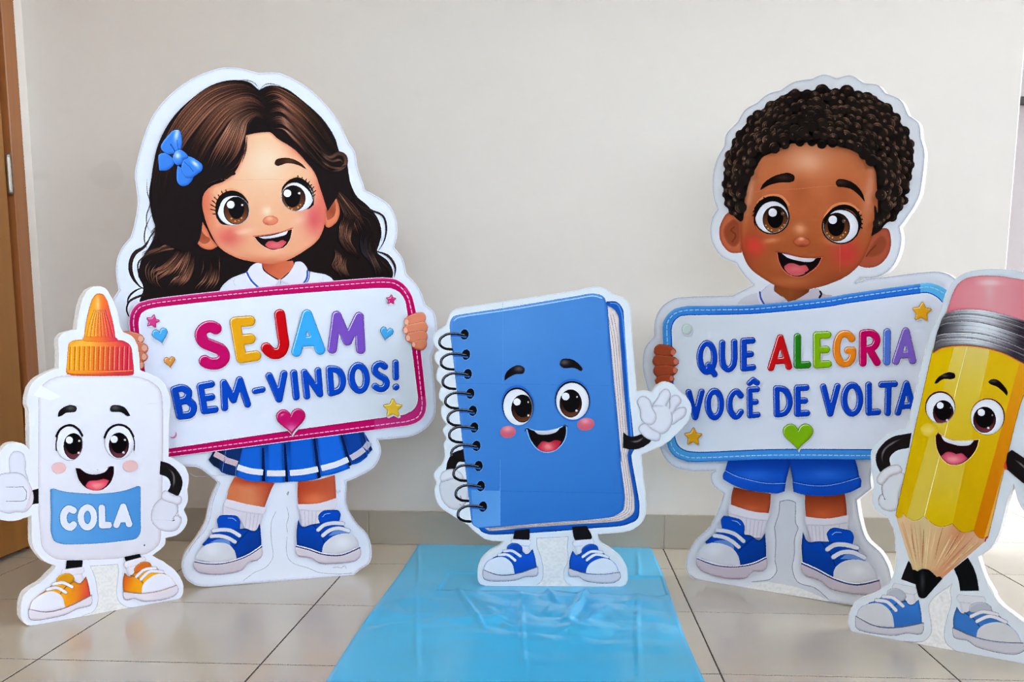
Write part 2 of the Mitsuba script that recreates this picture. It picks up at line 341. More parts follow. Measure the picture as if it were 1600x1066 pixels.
# shoes: two drawings of each kind, fitted onto the print by three points
def affine(src, dst):
    A = np.c_[np.array(src, float), np.ones(3)]; M = np.linalg.solve(A, np.array(dst, float))
    class W(Z):
        def __init__(s): s.s = math.sqrt(abs(M[0, 0] * M[1, 1] - M[0, 1] * M[1, 0])) ** -1
        def p(s, x, y): return tuple(np.array([x, y, 1.0]) @ M)
    return W()
SOLE, CAP = (213, 203, 212), (220, 222, 228)
def child_shoe(c, part, z, left, blue=(8, 66, 170)):
    b = np.array(blue, float)
    if left:
        sole = z.sp('118,785! 200,800 300,805 450,775 560,725 645,665! 650,740 620,775 540,800 500,850 400,882 250,890 150,872 118,840')
        upper = z.sp('180,655! 250,580 300,540 470,535 520,530 590,550 630,490! 638,570 642,668! 560,725 450,768! 300,790')
        toe = z.sp('130,772! 135,735 165,690 230,650 310,640 390,658 430,700 450,768! 300,797')
        tongue = z.sp('310,540! 297,460 315,433 385,425 455,437 475,470 472,545!')
        laces = ('268,548 330,540 400,546 470,585', '250,592 310,588 370,600 435,635'); navy = '122,790 210,806 300,808 450,778 560,730 645,672'
        top = '118,782 200,797 300,801 450,771 560,722 645,662'; seam = '430,670 500,590 540,545'; light = z.sp('240,640! 300,615 380,620 400,655 310,640')
    else:
        sole = z.sp('912,665! 1010,690 1120,728 1260,735 1415,672! 1420,740 1385,780 1300,798 1200,806 1090,800 1035,765 930,745 912,720')
        upper = z.sp('920,660! 918,560 930,460! 960,515 1030,500 1090,490 1250,475 1320,560! 1300,650 1115,718! 1000,685')
        toe = z.sp('1115,718! 1125,665 1180,605 1260,572 1340,575 1392,620 1407,672! 1260,728')
        tongue = z.sp('1100,495! 1088,430 1120,395 1190,386 1245,390 1260,415 1250,480!')
        laces = ('1085,542 1130,505 1200,488 1280,492', '1122,585 1170,548 1240,528 1325,548'); navy = '914,671 1010,696 1120,732 1260,740 1413,680'
        top = '914,662 1010,686 1120,723 1260,730 1413,668'; seam = '1130,640 1110,580 1050,505'; light = z.sp('1165,590! 1200,555 1290,545 1330,560 1260,570')
    c.paint(part + '__upper', upper, rim(lg(*z.p(300, 500), *z.p(560, 760), b * 1.05, b * 0.82) if left else lg(*z.p(1050, 480), *z.p(1000, 700), b * 1.05, b * 0.85), upper, b * 0.55, 2.2, 0.8))
    c.line(part + '__upper', z, seam, 6, b * 0.55)
    c.paint(part + '__upper', light, mixc(b, (190, 215, 240), 0.5))
    c.paint(part + '__tongue', tongue, b * 0.5)
    q = tongue.buffer(-0.5); c.paint(part + '__tongue', q, side(tuple(b * 1.08), q, 2, 3, b * 0.8, 0.8))
    c.line(part + '__tongue', z, '380,450 420,452 445,470' if left else '1120,440 1140,420 1180,412', 5, (150, 180, 225))
    c.paint(part + '__sole', sole, side(side(lg(*z.p(0, 660), *z.p(0, 890), (216, 210, 217), (194, 184, 193)), sole, 0, 2.2, (110, 95, 110), 0.75), sole, 3, 0, (170, 150, 165), 0.6))
    c.line(part + '__sole', z, navy, 9, (40, 58, 110))
    c.line(part + '__sole', z, top, 8, (232, 230, 238))
    c.paint(part + '__toe_cap', toe, side(blob((206, 208, 214), *(z.p(250, 700) if left else z.p(1280, 640)), 14, 10, (226, 229, 234), 0.9), toe, 5, 3, (178, 178, 188), 0.7))
    for i, l in enumerate(laces):
        c.line(part + '__lace', z, l, 32, (130, 140, 170)); c.line(part + '__lace', z, l, 26, (216, 218, 226))
def child_sock(c, part, z, left, cuff=None, body=None):
    if left: cu, bo, rb = '345,345 372,300! 520,338 672,365! 678,385 655,425! 500,402 348,358', '345,350! 500,402 655,425! 620,550! 520,530 470,450 345,425!', [('530,400', '515,530'), ('560,410', '545,540'), ('590,415', '570,545'), ('620,420', '598,550')]
    else: cu, bo, rb = '918,340! 1080,335 1238,290! 1236,335 1215,382! 1050,397 938,385! 920,360', '938,385! 1050,397 1215,382! 1205,490! 960,515!', [('980,395', '985,510'), ('1010,398', '1012,505'), ('1040,400', '1040,500'), ('1070,400', '1066,496'), ('1160,392', '1160,480')]
    cu, bo = z.sp(cuff or cu), z.sp(body or bo)
    c.paint(part, bo, side((214, 209, 220), bo, 4, 0, (190, 184, 198), 0.8) if left else side((214, 209, 220), bo, -4, 0, (190, 184, 198), 0.8))
    for a, b in rb: c.line(part, z, a + ' ' + b, 6, (192, 186, 200))
    c.paint(part, cu, side((220, 216, 226), cu, 0, 2.0, (170, 164, 180), 0.8))
def toon_shoe(c, part, z, left, main, cap=(224, 228, 236), sole_c=(206, 208, 216), tongue_c=None, grad=None, sock_c=(228, 231, 240), ink=(90, 92, 110)):
    b = np.array(main, float); tg = np.array(tongue_c if tongue_c is not None else main, float)
    if left:
        sole = z.sp('335,912! 430,945 500,945 560,933 672,895! 670,940 590,955 540,972 470,980 340,962')
        toe = z.sp('340,912! 350,875 400,840 460,833 510,868 530,935! 430,940')
        upper = z.sp('395,838! 430,820 480,785 560,785 605,815 640,785! 655,840 664,898! 560,933 430,935')
        tongue = z.sp('487,795! 484,768 505,750 555,753 577,780 565,800 520,800!')
        laces = ('465,795 510,793 565,826', '432,818 485,818 532,852'); cuff = z.sp('508,742 515,722! 622,727! 630,745 620,760 560,758 512,752'); body = z.sp('513,752! 620,760! 627,812 600,818! 577,780 545,752')
        seam = '500,860 540,815 580,800'; top = '335,910 430,941 500,941 560,929 672,891'
    else:
        sole = z.sp('863,903! 960,933 1060,942 1178,928! 1180,960 1150,985 1060,992 960,975 930,955 868,945')
        toe = z.sp('968,935! 980,890 1030,850 1090,840 1145,870 1172,925! 1070,942')
        upper = z.sp('868,900! 870,850 887,795! 910,822 950,800 1050,790 1110,840 1145,870! 1070,935 968,937!')
        tongue = z.sp('948,808! 943,788 962,765 1010,752 1040,768 1046,798!')
        laces = ('950,830 1000,799 1068,802', '975,850 1030,816 1105,832'); cuff = z.sp('888,748 897,730! 1010,722! 1018,740 1010,756 900,766!'); body = z.sp('900,766! 1010,756! 1012,765 955,770 945,805! 908,820!')
        seam = '985,875 965,845 920,815'; top = '865,901 960,930 1060,938 1178,925'
    c.paint(part + '__sock', body, side(sock_c, body, 4 if left else -4, 0, mixc(sock_c, (150, 150, 165), 0.4), 0.7)); c.paint(part + '__sock', cuff.buffer(0.5), mixc(sock_c, ink, 0.5)); c.paint(part + '__sock', cuff, sock_c)
    c.paint(part + '__upper', upper.buffer(0.4), b * 0.45)
    c.paint(part + '__upper', upper, rim(grad or lg(*z.p(0, 790), *z.p(0, 930), b * 1.08, b * 0.9), upper, b * 0.6, 2, 0.6))
    c.line(part + '__upper', z, seam, 5, b * 0.55)
    c.paint(part + '__tongue', tongue.buffer(0.4), tg * 0.5); c.paint(part + '__tongue', tongue, side(side(tuple(tg * 0.9), tongue, 2, 2.5, tg * 0.72, 0.8), tongue, -2, -2, mixc(tg, (255, 255, 255), 0.35), 0.7))
    c.paint(part + '__sole', sole.buffer(0.5), ink); c.paint(part + '__sole', sole, side(sole_c, sole, 0, 2.5, mixc(sole_c, (120, 115, 130), 0.7), 0.8))
    c.paint(part + '__toe_cap', toe.buffer(0.5), mixc(cap, b, 0.7)); c.paint(part + '__toe_cap', toe, side(cap, toe, 4, 3, mixc(cap, (150, 150, 165), 0.45), 0.7))
    c.line(part + '__sole', z, top, 3.5, ink)
    for l in laces:
        c.line(part + '__lace', z, l, 19, mixc(cap, (90, 90, 110), 0.6)); c.line(part + '__lace', z, l, 14.5, mixc(cap, (240, 240, 250), 0.4))
def glove(c, part, g, extra=(), base=(222, 224, 233), ink=(150, 150, 162)):
    c.paint(part, g.buffer(0.55), ink); c.paint(part, g, side(rim(base, g, mixc(base, ink, 0.6), 3.5, 0.7), g, 3, 4, mixc(base, ink, 0.7), 0.6))
def tube(c, part, g, hl=None, base=(22, 16, 16)):
    c.paint(part, g, side(base, g, 2, 2, (5, 3, 4), 0.9))
    if hl is not None: c.ribbon(part, hl, 4.0, [base, (110, 100, 100), (120, 110, 110), base], (0, 1, 1, 0), edge=0.3)

# ------------------------------------------------------------------ the notebook cutout, on the runner
n1, n2, n3, n4 = Z(670, 440, 3.807), Z(670, 660, 3.9475), Z(760, 540, 5.33), Z(670, 490, 2.958)
C = Cutout('notebook_cutout', (757, 916), (975, 917), 'foam cutout of a smiling blue spiral notebook standing on the blue runner')
def A(z, t): return ' '.join(f'{x:.1f},{y:.1f}' + '!' * int(c) for (x, y), c in zip(*z.pts(t)))
out = I.sp(A(n1, '130,185! 165,163 500,112 870,55 1000,32 1060,48 1092,76! 1150,92 1190,132 1202,200 1215,400 1236,655! 1290,650 1330,658! 1365,612 1402,597 1450,610 1485,650 1530,685 1562,750 1540,830 1470,910 1400,970 1330,1000 1268,1028!') + ' ' +
    A(n2, '1310,195! 1320,300 1340,520 1325,600 1260,660 1040,690! 1055,735 1120,780 1190,840 1225,920 1212,1000 1170,1024 1100,1025 920,1021 640,1015 360,1018! 312,990 300,930 322,850 370,800 440,760 462,735! 350,720 280,670 238,630! 140,570 62,510 36,420 48,370 30,330 50,290 75,270! 100,215') + ' ' +
    A(n1, '90,965 105,940 85,880 108,850! 76,800 80,740 95,730! 62,690 70,640 82,620! 45,575 55,520 65,505! 35,460 45,420 62,410! 28,360 35,310 75,278 102,262!'))
gap = n2.sp('665,715! 860,705! 855,780 860,850 833,920 845,985 920,1021! 640,1015! 690,985 705,920 690,830 668,770')
C.foam(out, 0.022, 0.0012)
sheet = out.buffer(-0.2).difference(gap.union(n2.po('640,1010 920,1010 920,1040 640,1040')))
C.paint('print_sheet', sheet, (222, 231, 236))
C.paint('print_sheet', gap.boundary.buffer(0.45).difference(n2.po('600,1005 940,1005 940,1040 600,1040')), LINE)
C.paint('print_sheet', out.buffer(-0.9).boundary.buffer(0.3), (200, 207, 214))
# arm behind the rings, then the book
tube(C, 'arm', n2.sp('105,298! 118,235 150,190 215,165! 225,230 180,250 160,303!'))
glove(C, 'glove', n2.sp('80,362 150,345 235,360 245,420 225,500 170,540 110,512 74,450'), base=(212, 214, 218)); glove(C, 'glove', n2.sp('70,350 80,315 150,290 200,318 212,345 150,348 82,366'), base=(220, 222, 226))
C.line('glove', n2, '185,470 200,485 195,455', 5, (120, 120, 130)); C.line('glove', n2, '225,500 205,515 190,505', 4, (150, 150, 160))
back = I.sp(A(n1, '1060,118! 1120,123 1152,160 1162,250 1185,600 1222,1000') + ' ' + A(n2, '1250,200 1300,520 1288,595 1220,632 1000,655 600,685 370,692 325,675 305,648!'))
C.paint('back_cover', back, rim((24, 88, 180), back, (10, 52, 120), 2.2, 0.9)); C.line('back_cover', n1, '1080,128 1120,135 1142,170 1160,300 1190,700 1210,1000', 8, (70, 140, 225))
pages = I.sp(A(n1, '1055,140! 1100,165 1125,200 1133,280 1160,640 1190,1000') + ' ' + A(n2, '1225,200 1268,480 1262,560 1205,602 900,630 600,650 365,668 335,645!'))
C.paint('pages', pages, rim((224, 214, 210), pages, (150, 138, 138), 2.0, 0.8))
for dx, dy in ((0, 0), (-14, 10), (-28, 20), (-42, 30)):
    C.paint('pages', LineString(np.vstack([I.ln(A(n1, f'{1095+dx},{190+dy} {1118+dx},{300+dy} {1150+dx},{640} {1180+dx},{1000}')), I.ln(A(n2, f'{1215+dx*1.0},200 {1252+dx},480 {1240+dx},{560-dy*.6} {1190+dx},{592-dy*.8} 900,{622-dy*.6} 600,{645-dy*.5} 370,{660-dy*.4}'))])).buffer(0.42), (150, 136, 134))
cover = I.sp(A(n1, '132,330! 128,245 145,212 185,200 500,152 870,90 985,74 1035,90 1062,150! 1090,500 1142,1066') + ' ' + A(n2, '1162,100 1206,480 1192,545 1135,580 700,620 300,650 272,630 262,590!'))
C.paint('cover', cover.buffer(0.5), (28, 84, 168))
base = blob(lg(780, 470, 950, 830, (76, 138, 210), (64, 129, 203), (44, 112, 192)), 800, 520, 60, 50, (84, 146, 214), 0.6)
C.paint('cover', cover, side(side(base, cover, 3.5, 0, (30, 92, 182), 0.9), cover, -2, -3, (120, 176, 238), 0.55))
C.paint('cover', n2.po('262,420 440,423 440,638 300,648 272,628'), lg(730, 768, 780, 820, (84, 148, 214), (98, 160, 222)))
C.line('cover', n1, '150,232 170,216 500,165 870,103 985,86 1030,100', 6, (176, 210, 248))
for t in ('440,120 440,610', ): C.line('cover', n1, t, 1.6, (96, 158, 230))
C.line('cover', n1, '170,606 640,612 1105,620', 2.0, (50, 112, 196)); C.line('cover', n2, '440,425 800,430 1200,436', 2.0, (32, 96, 180)); C.line('cover', n2, '440,230 440,640', 2.0, (120, 176, 232))
# spiral rings, each with its hole
for i, (hx, hy) in enumerate([(165, 97), (172, 190), (180, 280), (192, 370), (203, 450), (210, 527), (220, 612), (230, 705), (240, 798), (250, 893)]):
    hole = n4.el(hx, hy, 19, 24, 8)
    rp = 'ring' + (f'_{i:03d}' if i else '')
    C.paint(rp, hole.buffer(0.7), (120, 172, 232)); C.paint(rp, hole, (6, 8, 14))
    k = [(hx + a, hy + b) for a, b in ((0, 3), (-45, -4), (-88, 2), (-113, 24), (-113, 48), (-92, 64), (-58, 69))]
    t = ' '.join(f'{x},{y}' for x, y in k)
    C.paint(rp, affinity.translate(n4.st(t, 9), 2.0, 3.0).intersection(cover), (36, 92, 170))
    C.line(rp, n4, t, 11.5, (14, 12, 14)); C.line(rp, n4, ' '.join(f'{x},{y - 2}' for x, y in k[:5]), 3.4, (120, 122, 130))
# face
br = dict(a='150,292! 158,240 210,185 280,167 318,195 308,230 240,240 190,265', b='612,160 625,120 690,111 760,145 800,200 788,213! 735,188 640,186')
for i, t in enumerate(br.values()):
    g = n3.sp(t); C.paint('face__eyebrow' + ('_001' if i else ''), g.buffer(0.6), (70, 118, 190)); C.paint('face__eyebrow' + ('_001' if i else ''), g, blob((14, 10, 12), *n3.p(*((270, 195) if i == 0 else (650, 140))), 7, 4, (95, 90, 92), 0.9), size=1.5)
g = n3.el(262, 500, 138, 170, -8); C.paint('face__eye', g, (36, 104, 196))
g = n3.el(717, 455, 150, 178, -6); C.paint('face__eye_001', g, (36, 104, 196))
C.eye('face__eye', n3, (262, 515, 120, 150, -8), (300, 525, 93, 116), (305, 510, 72, 88), (255, 470, 30), (9, 8), dots=((348, 472, 7), (349, 583, 9)))
C.eye('face__eye_001', n3, (717, 465, 135, 153, -6), (702, 483, 93, 117), (705, 468, 72, 90), (660, 425, 32), (9, 8), dots=((755, 428, 7), (750, 543, 10)))
for i, (x, y, rx, ry, rot) in enumerate(((180, 720, 65, 50, -5), (828, 656, 71, 52, -8))):
    e = n3.el(x, y, rx, ry, rot); C.paint('face__cheek' + ('_001' if i else ''), e.buffer(0.5), (140, 130, 190)); C.paint('face__cheek' + ('_001' if i else ''), e, blob((206, 92, 112), *n3.p(x - 5, y - 25), 7, 5, (236, 160, 166), 0.9))
m = n3.sp('338,690! 400,712 510,714 610,690 662,665! 662,740 612,838 510,888 440,868 372,790')
C.paint('face__mouth', m.buffer(1.5), (150, 196, 240)); C.paint('face__mouth', m, (12, 6, 8)); C.paint('face__mouth', n3.st('322,712 340,690 360,700', 8).union(n3.st('640,672 655,662 675,675', 8)), (20, 40, 90))
C.paint('face__mouth', n3.sp('395,708! 500,714 612,686! 590,715 500,743 425,735'), lg(0, 670, 0, 680, (236, 232, 238), (190, 188, 196)))
g = n3.sp('418,852! 470,798 520,806 580,787 626,800! 590,860 510,888 450,876'); C.paint('face__tongue', g, blob(rim((196, 36, 56), g, (150, 20, 40), 3, 0.8), *n3.p(512, 845), 9, 7, (250, 150, 150), 0.85))
# waving arm
tube(C, 'arm_001', n1.sp('1157,898! 1195,922 1260,908 1285,892! 1325,935 1275,985 1210,1000 1155,990!'), n1.ln('1190,950 1240,952 1285,920'))
for t in ('1420,790 1435,745 1440,690 1475,677 1500,708 1472,752 1440,800', '1420,830 1490,752 1525,752 1527,790 1490,825 1440,850', '1335,760 1365,690 1385,655 1412,640 1436,665 1420,720 1390,770'): glove(C, 'glove_001', n1.sp(t))
glove(C, 'glove_001', n1.sp('1275,800 1330,745 1400,745 1445,790 1442,850 1385,906 1330,880 1285,845'))
C.paint('glove_001', n1.el(1395, 790, 42, 50, 20), (220, 223, 229))
glove(C, 'glove_001', n1.sp('1262,770 1243,710 1268,684 1308,700 1330,755 1352,800 1330,850 1285,842 1262,810'))
glove(C, 'glove_001', n1.sp('1250,872 1278,845 1330,880 1377,912 1368,945 1330,945 1275,915'))
# legs and shoes
for i, t in enumerate(('530,668! 622,658! 612,732 525,727', '883,645! 975,640! 1002,722 910,733')): C.paint('leg' + ('_001' if i else ''), n2.sp(t), side((20, 18, 22), n2.sp(t), 3, 0, (4, 4, 6), 0.9))
toon_shoe(C, 'shoe', n2, True, (20, 84, 196), cap=(222, 232, 240)); toon_shoe(C, 'shoe_001', n2, False, (20, 84, 196), cap=(222, 232, 240))
C.finish()

# ------------------------------------------------------------------ the girl cutout with the pink sign
g1, g2, g3, g4, g5, g6 = Z(180, 90, 5.33), Z(400, 90, 5.33), Z(180, 280, 5.33), Z(400, 280, 5.33), Z(180, 460, 5.33), Z(400, 460, 5.33)
g7, g8, g9 = Z(240, 620, 6.6625), Z(440, 620, 6.6625), Z(280, 720, 5.0)
C = Cutout('girl_cutout', (330, 918), (553, 899), 'large foam cutout of a long-haired girl with a blue bow holding a pink-edged sign')
out = I.sp(A(g1, '165,960 215,740 330,460 480,290 740,130 930,82 1060,95 1195,130! 1330,125') + ' ' + A(g2, '200,130 400,230 560,370 700,560 772,712! 820,780 840,900 895,1060') + ' ' +
    A(g4, '905,90! 1000,140 1110,220 1165,330 1172,480 1150,570! 1220,660 1250,790! 1330,870 1385,970 1410,1045!') + ' ' + A(g6, '1480,150 1505,260 1490,440 1458,520! 1475,640 1492,860') + ' ' +
    A(g8, '1592,200 1500,330 1380,400 1200,432 1000,450! 1030,520 1035,580 980,710 800,830 670,885!') + ' ' + A(g9, '1308,200 1305,330 1380,480 1470,580 1502,700 1490,790 1400,860 1365,902! 700,950 240,985! 120,970 45,910 20,830 40,740 130,610 200,490 240,320 302,170! 180,70 130,45!') +
    ' 281,729 215,735! 196,722 188,690 182,600 176,560 172,500 176,470 186,453! ' + A(g3, '20,880 8,790 10,700 40,600 132,480! 160,380 190,200 165,0'))
C.foam(out, 0.022, 0.0005)
C.paint('print_sheet', out.buffer(-0.15), (222, 229, 240))
C.paint('print_sheet', out.buffer(-1.6).boundary.buffer(0.7), (186, 190, 206))
C.paint('print_sheet', out.buffer(-3.6).boundary.buffer(0.35), (208, 212, 224))
for t in ('755,400 722,470 716,540 722,640 730,760 680,830 580,880 500,940', '840,365 856,430 838,510 848,560', '842,600 838,700 850,760 890,800 1010,840 1080,870 1200,885 1350,880', '265,720 305,745! 400,740'):
    C.line('print_sheet', g9 if t[0] != '2' or t[1] != '6' else I, t, 5 if t[0] != '2' else 0.6, (176, 180, 188))
C.line('print_sheet', g9, '60,740 110,650 190,560 235,470 262,330 320,175! 230,110 160,60 120,50', 4, (172, 176, 186))
C.line('print_sheet', g9, '1308,170 1303,330 1378,482 1468,585 1490,700 1480,790 1400,855', 4, (178, 182, 192))
C.line('print_sheet', g9, '842,262 852,245 850,270', 5, (80, 82, 88)); C.line('print_sheet', g9, '1232,230 1240,255 1252,230 1258,250', 3, (150, 155, 165)); C.line('print_sheet', g9, '1200,835 1235,832 1270,838 1290,822 1305,838', 8, (188, 192, 200))
# hair behind the face
HK = (24, 14, 13)
def strands(part, z, A_, B_, n, w, cols, jit=0.05, taper=(0.1, 1, 0.9, 0.1), edge=0.35, lo=0.0, hi=1.0):
    a, b = z.ln(A_), z.ln(B_)
    rs = lambda L, m=40: np.stack([np.interp(np.linspace(0, 1, m), np.r_[0, np.cumsum(np.linalg.norm(np.diff(L, axis=0), axis=1))] / np.linalg.norm(np.diff(L, axis=0), axis=1).sum(), L[:, k]) for k in (0, 1)], 1)
    a, b = rs(a), rs(b)
    for i in range(n):
        u = lo + (hi - lo) * (i + 0.5) / n + rnd.uniform(-jit, jit) / 2
        s0, s1 = max(0, int(rnd.uniform(0, 4))), 40 - int(rnd.uniform(0, 5))
        cs = np.array(cols[rnd.randrange(len(cols))], float) * rnd.uniform(0.82, 1.12)
        C.ribbon(part, (a * (1 - u) + b * u)[s0:s1], w * rnd.uniform(0.7, 1.25), cs, taper, edge)
back = I.sp('405,141! 420,134 443,137 475,159 505,187 524,217 531,238 540,248 548,287 557,306 575,322 592,345 596,365 592,383 589,393 606,408 614,425 612,440 520,480 226,490 218,470! 224,450 216,430 222,405 236,380 243,362 237,336 233,304 237,275 240,255 249,221 270,184 300,154 336,131 367,125.6 390,129')
C.paint('hair', back, HK)
D_, M_, H_ = (34, 18, 15), (92, 54, 40), (168, 108, 82)
# wavy locks on the left
for t, w in (('300,300 250,420 245,520 275,600', 10), ('300,470 235,570 170,610 130,690 135,790 190,880 240,920', 34), ('330,560 250,640 195,690 190,760 215,830 250,900', 12), ('240,900 160,935 110,990 100,1060', 16), ('265,0 268,110 290,200 262,300 270,400 310,450', 8)):
    C.ribbon('hair', g3.ln(t), w / 5.33, [HK, (52, 34, 28), (40, 24, 20), HK], (0.15, 1, 1, 0.1), 0.5)
C.ribbon('hair', g5.ln('330,-10 190,20 110,70 95,130 115,185'), 3.6, [HK, (50, 36, 30), HK], (1, 1, 0.5), 0.5)
strands('hair', g3, '700,110 560,170 430,160 320,190 265,260', '690,150 570,190 450,190 350,230 300,330', 7, 3.2, [[D_, M_, (120, 78, 58), D_], [D_, (70, 44, 34), D_]])
strands('hair', g3, '655,270 560,360 430,390 330,400 270,470', '640,330 560,400 470,420 380,450 300,540', 8, 3.4, [[D_, H_, M_, D_], [D_, M_, (110, 70, 50), D_]])
strands('hair', g3, '600,490 480,520 380,580 270,590 190,630', '560,540 500,580 420,590 340,620 280,660', 7, 4.0, [[D_, (140, 92, 68), M_, D_], [D_, (90, 60, 46), D_]])
strands('hair', g3, '520,570 450,680 370,740 290,770 250,840', '600,600 540,700 470,780 400,830 330,900', 9, 5.0, [[D_, H_, H_, D_, D_], [D_, M_, H_, D_]])
strands('hair', g3, '640,620 600,730 540,800 480,830 430,900', '670,640 640,760 600,850 560,890 520,930', 7, 5.0, [[D_, M_, (190, 130, 100), D_], [D_, (120, 80, 60), H_, D_]])
strands('hair', g3, '730,640 760,740 720,840 660,900 640,940', '860,640 870,750 860,850 830,900 800,940', 7, 4.0, [[D_, D_, (150, 100, 74), D_], [D_, (80, 50, 40), D_]])
L1_, L2_ = [D_, (150, 100, 76), (96, 60, 46), D_], [D_, (110, 70, 54), (170, 114, 88), D_]
strands('hair', g3, '640,150 540,185 430,180 330,230 290,300', '720,110 600,200 480,215 380,270 300,370', 6, 2.2, [L1_, L2_], lo=0.1)
strands('hair', g3, '655,265 600,340 500,380 400,390 300,440', '650,300 590,380 500,410 400,420 310,480', 6, 2.6, [L2_, L1_])
strands('hair', g3, '600,480 520,500 420,560 300,590 200,640', '480,520 420,560 330,600 240,650 200,720', 6, 2.6, [L1_, L2_])
strands('hair', g3, '480,480 420,540 330,590', '600,470 560,500 480,560', 5, 2.4, [L2_])
strands('hair', g3, '610,540 570,640 500,760 430,840', '640,560 620,680 580,790 520,880', 5, 2.6, [L1_, L2_])
strands('hair', g3, '300,640 240,740 260,840 330,920', '420,740 360,800 360,860 420,930', 5, 2.0, [L1_])
for t in ('655,0 640,100 690,180 720,250', '560,20 470,110 340,170 300,220', '860,600 868,740 855,840', '725,650 735,720 700,830'): C.ribbon('hair', g3.ln(t), 1.2, [HK, (130, 84, 64), HK], (0.2, 1, 0.2), 0.8)
# right side: knot, and locks below it
strands('hair', g4, '620,20 760,160 830,230 900,330 960,420', '600,60 690,190 740,300 800,400 830,520', 10, 4.2, [[D_, M_, D_, (110, 72, 54), D_], [D_, (84, 54, 42), D_], [D_, (70, 44, 34), M_, D_]])
for t, w in (('800,90 840,200 960,260 1060,310 1085,400 1065,520 1010,610', 16), ('780,150 880,240 1000,330 1030,420 1050,520', 9), ('830,300 930,340 960,420 970,470', 9), ('1000,600 1100,640 1160,740 1150,820', 20), ('1010,640 1060,700 1110,760 1105,820', 12), ('960,500 1000,560 980,640 930,700', 9)):
    C.ribbon('hair', g4.ln(t), w / 5.33, [HK, (56, 38, 32), (44, 28, 24), HK], (0.3, 1, 1, 0.15), 0.5)
strands('hair', g4, '740,250 720,360 690,480 720,560 790,640', '850,300 800,420 790,520 840,600 880,680', 10, 4.5, [[D_, D_, (150, 100, 78), M_, D_], [D_, (96, 62, 48), D_, D_], [D_, M_, D_]])
strands('hair', g4, '690,560 650,640 640,720 670,780 690,830', '780,640 750,720 770,780 800,820 810,850', 7, 4.0, [[D_, (140, 96, 72), D_], [D_, (64, 42, 34), D_]])
strands('hair', g4, '900,380 870,480 880,600 960,700 1000,830', '1000,460 960,560 1000,680 1060,760 1090,830', 7, 3.0, [[D_, (62, 44, 40), D_], [(26, 22, 28), (46, 44, 56), (26, 22, 28)]])
strands('hair', g4, '580,10 660,120 760,230 820,340 840,430', '640,40 720,150 800,260 880,360 900,440', 6, 2.4, [L1_, [D_, (90, 58, 46), D_]])
strands('hair', g4, '720,300 690,400 700,480 760,560', '800,330 760,420 780,520 830,600', 5, 2.4, [L2_, L1_])
strands('hair', g4, '640,540 660,640 630,720 700,790', '700,600 720,690 690,760 740,820', 5, 2.2, [L1_])
strands('hair', g4, '900,560 950,660 990,760 1000,830', '960,560 1010,680 1050,760 1060,830', 4, 2.0, [[D_, (104, 74, 62), D_]])
# ears, neck, shirt
for i, (z, t, inn, b) in enumerate(((g3, '640,430 660,360 705,345 760,410 800,490 855,560! 800,587 720,570 665,505', '670,440 700,420 750,470 790,500 740,540 690,500', 1), (g4, '572,170 600,120 640,125 685,200 697,290 655,375 590,402 568,340', '600,200 640,170 665,250 640,320 600,340', 1))):
    e = z.sp(t); k = 'ear' + ('_001' if i else '')
    C.paint(k, e, rim((222, 128, 90), e, (176, 82, 54), 4, 0.8)); q = z.sp(inn); C.paint(k, q, blob((176, 88, 60), *z.p(740, 460) if i == 0 else z.p(630, 260), 9, 10, (150, 66, 42), 0.8))
for t in ('650,400 690,430 700,520', '700,350 660,430 680,500', '640,440 720,390'): C.ribbon('hair', g3.ln(t), 1.6, [HK, (50, 26, 20), HK], (0.2, 1, 0.2), 0.7)
sh = I.sp(A(g3, '855,950! 900,880 960,830 1040,795 1120,770! 1300,860') + ' ' + A(g4, '200,840 430,765! 500,780 580,795 630,825 655,862! 400,940 0,960'))
C.paint('shirt', sh, side(side((222, 226, 240), sh, -2, -2, (190, 196, 214), 0.7), sh, 0, 5, (196, 200, 222), 0.5))
for t in ('1000,890 985,850 995,830', ): C.line('shirt', g3, t, 3, (186, 192, 208))
C.line('shirt', g4, '560,790 555,830 565,860', 3, (190, 196, 212))
pl = g3.sp('1300,850! 1370,835 1480,880! 1470,910 1300,925!'); C.paint('shirt', pl, (206, 206, 222)); C.paint('shirt', g3.po('1260,915 1310,880 1325,925'), (52, 62, 110)); C.paint('shirt', g3.po('1445,870 1480,880 1490,905 1440,905'), (60, 74, 130)); C.line('shirt', g3, '1378,850 1380,915', 4, (120, 122, 150))
C.paint('neck', g3.sp('1215,690! 1480,680! 1490,730 1440,780 1372,838! 1300,800 1240,750'), lg(*g3.p(1250, 690), *g3.p(1400, 830), (176, 74, 50), (206, 100, 66), (214, 112, 78)))
for z, fl, st1, st2 in ((g3, '1100,775! 1130,730 1180,700 1218,705! 1230,755 1290,805 1362,850! 1330,890 1290,905 1180,905! 1140,850', '1095,775 1130,840 1200,908', '1108,768 1150,840 1225,908'), (g4, '205,845! 270,790 305,740 330,690! 375,690 420,735 432,770! 420,830 370,880 330,895! 260,870', '428,765 425,820 380,890', '446,770 440,830 400,890')):
    f = z.sp(fl); C.paint('shirt__collar', f.buffer(0.5), (176, 176, 196)); C.paint('shirt__collar', f, side((226, 226, 238), f, 0, 4, (202, 200, 218), 0.7))
    C.line('shirt__collar', z, st1, 15, (40, 84, 176)); C.line('shirt__collar', z, st2 if z is g4 else '1085,785 1120,850 1180,912', 8, (236, 238, 246) if z is g3 else (90, 92, 110))
